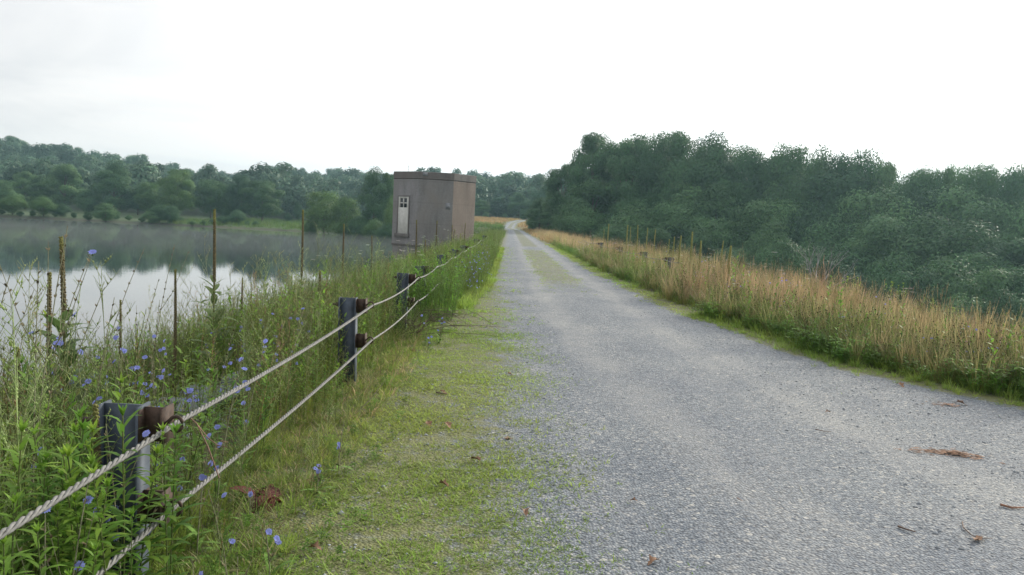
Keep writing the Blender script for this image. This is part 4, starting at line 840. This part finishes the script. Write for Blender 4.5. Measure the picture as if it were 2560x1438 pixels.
# dead leaves and twigs
def deadleaf(seed):
    random.seed(seed); g = G(); n = 9
    for s_ in (-1, 1):
        for k in range(n):
            t0, t1 = k / n, (k + 1) / n; w0, w1 = [math.sin(math.pi * min(1, .05 + t)) * .022 * (1 + .45 * math.sin(t * 17)) for t in (t0, t1)]
            z = lambda t, w_: .012 * math.sin(t * 3 + seed) + abs(w_) * (.6 + .4 * math.sin(seed + t * 5)) + .004
            V = [(t0 * .09, 0, z(t0, 0)), (t1 * .09, 0, z(t1, 0)), (t1 * .09, s_ * w1, z(t1, w1)), (t0 * .09, s_ * w0, z(t0, w0))]; g.add(V, [(0, 1, 2), (0, 2, 3)], np.array([.24, .14, .085]) * U(.8, 1.2))
    g.tube([(-.03, 0, .006), (0, 0, .012)], [.001, .0015], 4, (.15, .1, .06)); return g.mesh('dead_leaf', [M_dry])
DL = [deadleaf(k) for k in range(4)]; random.seed(99)
for px, py, s, lb in [(1268, 1103, 1.0, 'curled brown leaf near the middle of the green verge'), (1198, 1163, 1.1, 'pale curled leaf on the verge, below and left of the middle one'), (1120, 1224, .9, 'flat reddish leaf piece on the verge'), (1068, 1062, .9, 'dark crumpled leaf on the upper verge near the weeds'), (1112, 1066, 1.0, 'brown leaf right of the dark crumpled one'), (792, 1205, 1.3, 'large brown leaf at the edge of the weeds'), (1315, 1297, .9, 'brown leaf on the mossy gravel near the bottom'), (772, 1378, .8, 'small red-brown leaf low on the verge'), (1645, 1408, .8, 'tan leaf on the gravel at the bottom edge'), (1575, 1258, .5, 'tiny leaf fragment on the left wheel track'),
        (1100, 985, .8, 'small tan leaf by the grass, left of the gravel'), (1268, 940, .8, 'small orange leaf far up the verge'), (1040, 885, 1.2, 'dead leaf between grass tufts near the second post'), (2450, 1350, 1.1, 'brown leaf at the end of the curved twig'), (2020, 1290, .5, 'small red leaf on the open gravel'), (2075, 1035, .6, 'orange leaf on the gravel ahead of the bark chips'), (2390, 1012, 1.2, 'folded leaf at the right gravel edge'), (2245, 965, 1.1, 'pale dead leaf at the edge of the clover')]:
    x, y = on_ground(px, py); o = obj('dead_leaf', random.choice(DL), None, (x, y, .012)); o.scale = (s,) * 3; o.rotation_euler = (U(-.2, .2), U(-.2, .2), U(0, 6.28)); tag(o, lb, 'leaf', 'dead leaves on the verge and road')
x0, y0 = on_ground(670, 1262); e = empty('dead_burdock', (x0, y0, .02)); tag(e, 'clump of large withered dark red leaves under the lower cable', 'plant'); g = G()
for k in range(11): g.leaf((U(-.05, .05), U(-.04, .04), U(0, .03)), U(0, 6.28), U(.1, .9), U(.1, .17), U(.05, .09), U(.6, 1.8), np.array([.11, .04, .03]) * U(.6, 1.6), 5, .4)
obj('leaves', g.mesh('leaves', [M_leaf]), e)
def twig(pxs, r, label, z=.012, c=(.12, .08, .06)):
    g = G(); P = [(*on_ground(px, py), z + .006 * U(0, 1)) for px, py in pxs]; P = np.array(P); g.tube(P, np.linspace(r, r * .5, len(P)), 6, c); o = obj('twig', g.mesh('twig', [M_dry])); tag(o, label, 'twig', 'twigs on the gravel')
twig([(2245, 1322), (2262, 1330), (2288, 1338)], .006, 'thick dark twig left of the curved one on the gravel'); twig([(2405, 1312), (2408, 1325), (2430, 1345), (2450, 1352), (2480, 1352)], .0035, 'curved thin twig with a leaf at its end, bottom right')
twig([(2038, 1079), (2060, 1083), (2078, 1084)], .0035, 'straight dark twig in the middle of the road'); twig([(2500, 1268), (2530, 1275), (2560, 1274)], .008, 'reddish bark strip at the right edge of the picture', .012, (.25, .13, .08)); twig([(2000, 1225), (2008, 1242)], .002, 'tiny pale twig standing across the wheel track', .012, (.4, .38, .3))
twig([(1842, 1252), (1862, 1262)], .003, 'short pinkish twig on the left part of the gravel', .012, (.3, .2, .15)); twig([(1090, 985), (1118, 990)], .006, 'short brown stick on the verge below the second post')
def chips(cx, cy, rx, ry, n, label, rz=0):
    g = G()
    for k in range(n):
        a = U(0, 6.28); r_ = min(1.8, abs(random.gauss(0, .62))); x = rx * r_ * math.cos(a); y = ry * r_ * math.sin(a); b = U(-.5, .5); l = U(.01, .034); z = U(.003, .02) * max(.2, 1.1 - r_); w_ = U(.0014, .0042); c = np.array([.27, .165, .11]) * U(.4, 1.5)
        dx, dy = math.cos(b) * l, math.sin(b) * l; px_, py_ = -math.sin(b) * w_, math.cos(b) * w_; z2 = z + U(-.003, .008)
        g.add([(x - dx - px_, y - dy - py_, z), (x + dx - px_, y + dy - py_, z2), (x + dx + px_, y + dy + py_, z2), (x - dx + px_, y - dy + py_, z), (x, y, z + .005)], [(0, 1, 4), (1, 2, 4), (2, 3, 4), (3, 0, 4)], c)
    o = obj('bark_chips', g.mesh('bark_chips', [M_dry]), None, (cx, cy, .006)); o.rotation_euler = (0, 0, rz); tag(o, label, 'bark', 'heaps of bark chips on the road')
x, y = on_ground(2385, 1138); chips(x, y, .2, .085, 260, 'long heap of reddish bark chips on the right of the road', -.3)
x, y = on_ground(2365, 1015); chips(x, y, .17, .1, 40, 'few bark shreds scattered near the right gravel edge', -.2)
x, y = on_ground(2285, 1130); chips(x, y, .12, .05, 14, 'stray bark shreds left of the long heap', -.2)
# dry branches heaped at the third post
g = G(); random.seed(5)
for k in range(34):
    a = U(-.9, .6) if k % 3 else U(2, 4); l = U(.3, 1.15); p = np.array([U(-.15, .15), U(-.2, .15), U(0, .12)]); hh = U(.05, .3)
    P = [p, p + np.array([math.cos(a) * l * .35, math.sin(a) * l * .35, hh]), p + np.array([math.cos(a) * l * .7, math.sin(a) * l * .7, hh * 1.1]), p + np.array([math.cos(a) * l, math.sin(a) * l, hh * U(.2, 1)])]
    g.tube(P, [.004, .003, .0022, .001], 4, (.09, .065, .05), False)
    for j in range(3): q_ = P[1] * U(0, 1) + P[2] * U(0, .5); q_ = P[1] + (P[3] - P[1]) * U(0, 1); g.tube([q_, q_ + np.array([U(-.15, .2), U(-.15, .1), U(0, .15)])], [.0018, .0008], 3, (.09, .065, .05), False)
o = obj('dry_branches', g.mesh('dry_branches', [M_dry]), None, (-1.2, 9.6, .03)); tag(o, 'heap of dry brown branches arching over the grass at the foot of the third post', 'branches')
# withered stem hooked over the cables between the first two posts
g = G(); P = [at(470, 1040, 3.1), at(492, 1060, 3.08), at(520, 1118, 3.0), at(548, 1195, 2.95)]; g.tube(P, [.002, .003, .003, .0022], 5, (.2, .12, .08), False); P = [at(495, 1064, 3.08), at(520, 1095, 3.0), at(545, 1114, 2.95), at(565, 1117, 2.95), at(570, 1106, 2.95), at(552, 1102, 2.95)]; g.tube(P, [.0025, .002, .002, .002, .0018, .0014], 5, (.25, .15, .1), False)
tag(obj('withered_stem', g.mesh('withered_stem', [M_dry])), 'curled withered brown stem hanging from the upper cable right of the nearest post', 'stem')
g = G(); P = [(*on_ground(890, 1040), .02), (*on_ground(930, 1012), .06), (*on_ground(965, 975), .1)]; g.tube(P, [.004, .003, .0015], 5, (.1, .07, .05), False); tag(obj('twig', g.mesh('twig', [M_dry])), 'thin dark twig sticking up from the grass below the second post', 'twig', 'twigs on the gravel')
# ---------------------------------------------------------------- air
def volbox(name, x0, x1, y0, y1, z0, z1, dens, colr, label, aniso=0.0):
    g = G(); g.box(x0, x1, y0, y1, z0, z1, (1,) * 3); m = bpy.data.materials.new(name); m.use_nodes = True; t = m.node_tree; t.nodes.clear(); o_ = t.nodes.new('ShaderNodeOutputMaterial'); v = t.nodes.new('ShaderNodeVolumePrincipled')
    v.inputs['Density'].default_value = dens; v.inputs['Color'].default_value = (*colr, 1); v.inputs['Anisotropy'].default_value = aniso; t.links.new(v.outputs[0], o_.inputs['Volume'])
    me = g.mesh(name, [m]); import bmesh; bm = bmesh.new(); bm.from_mesh(me); bmesh.ops.recalc_face_normals(bm, faces=bm.faces); bm.to_mesh(me); bm.free()
    tag(obj(name, me), label, name, kind='stuff')
volbox('haze', -910, 910, -230, 1010, -15, 62, .00037, (.50, .80, .91), 'thin blue morning haze filling the air over lake and woods', .55)
volbox('mist', -420, -14, 80, 176, WATER + .02, WATER + 1.0, .0026, (.85, .89, .9), 'low grey mist drifting on the lake in front of the far shore', .2)
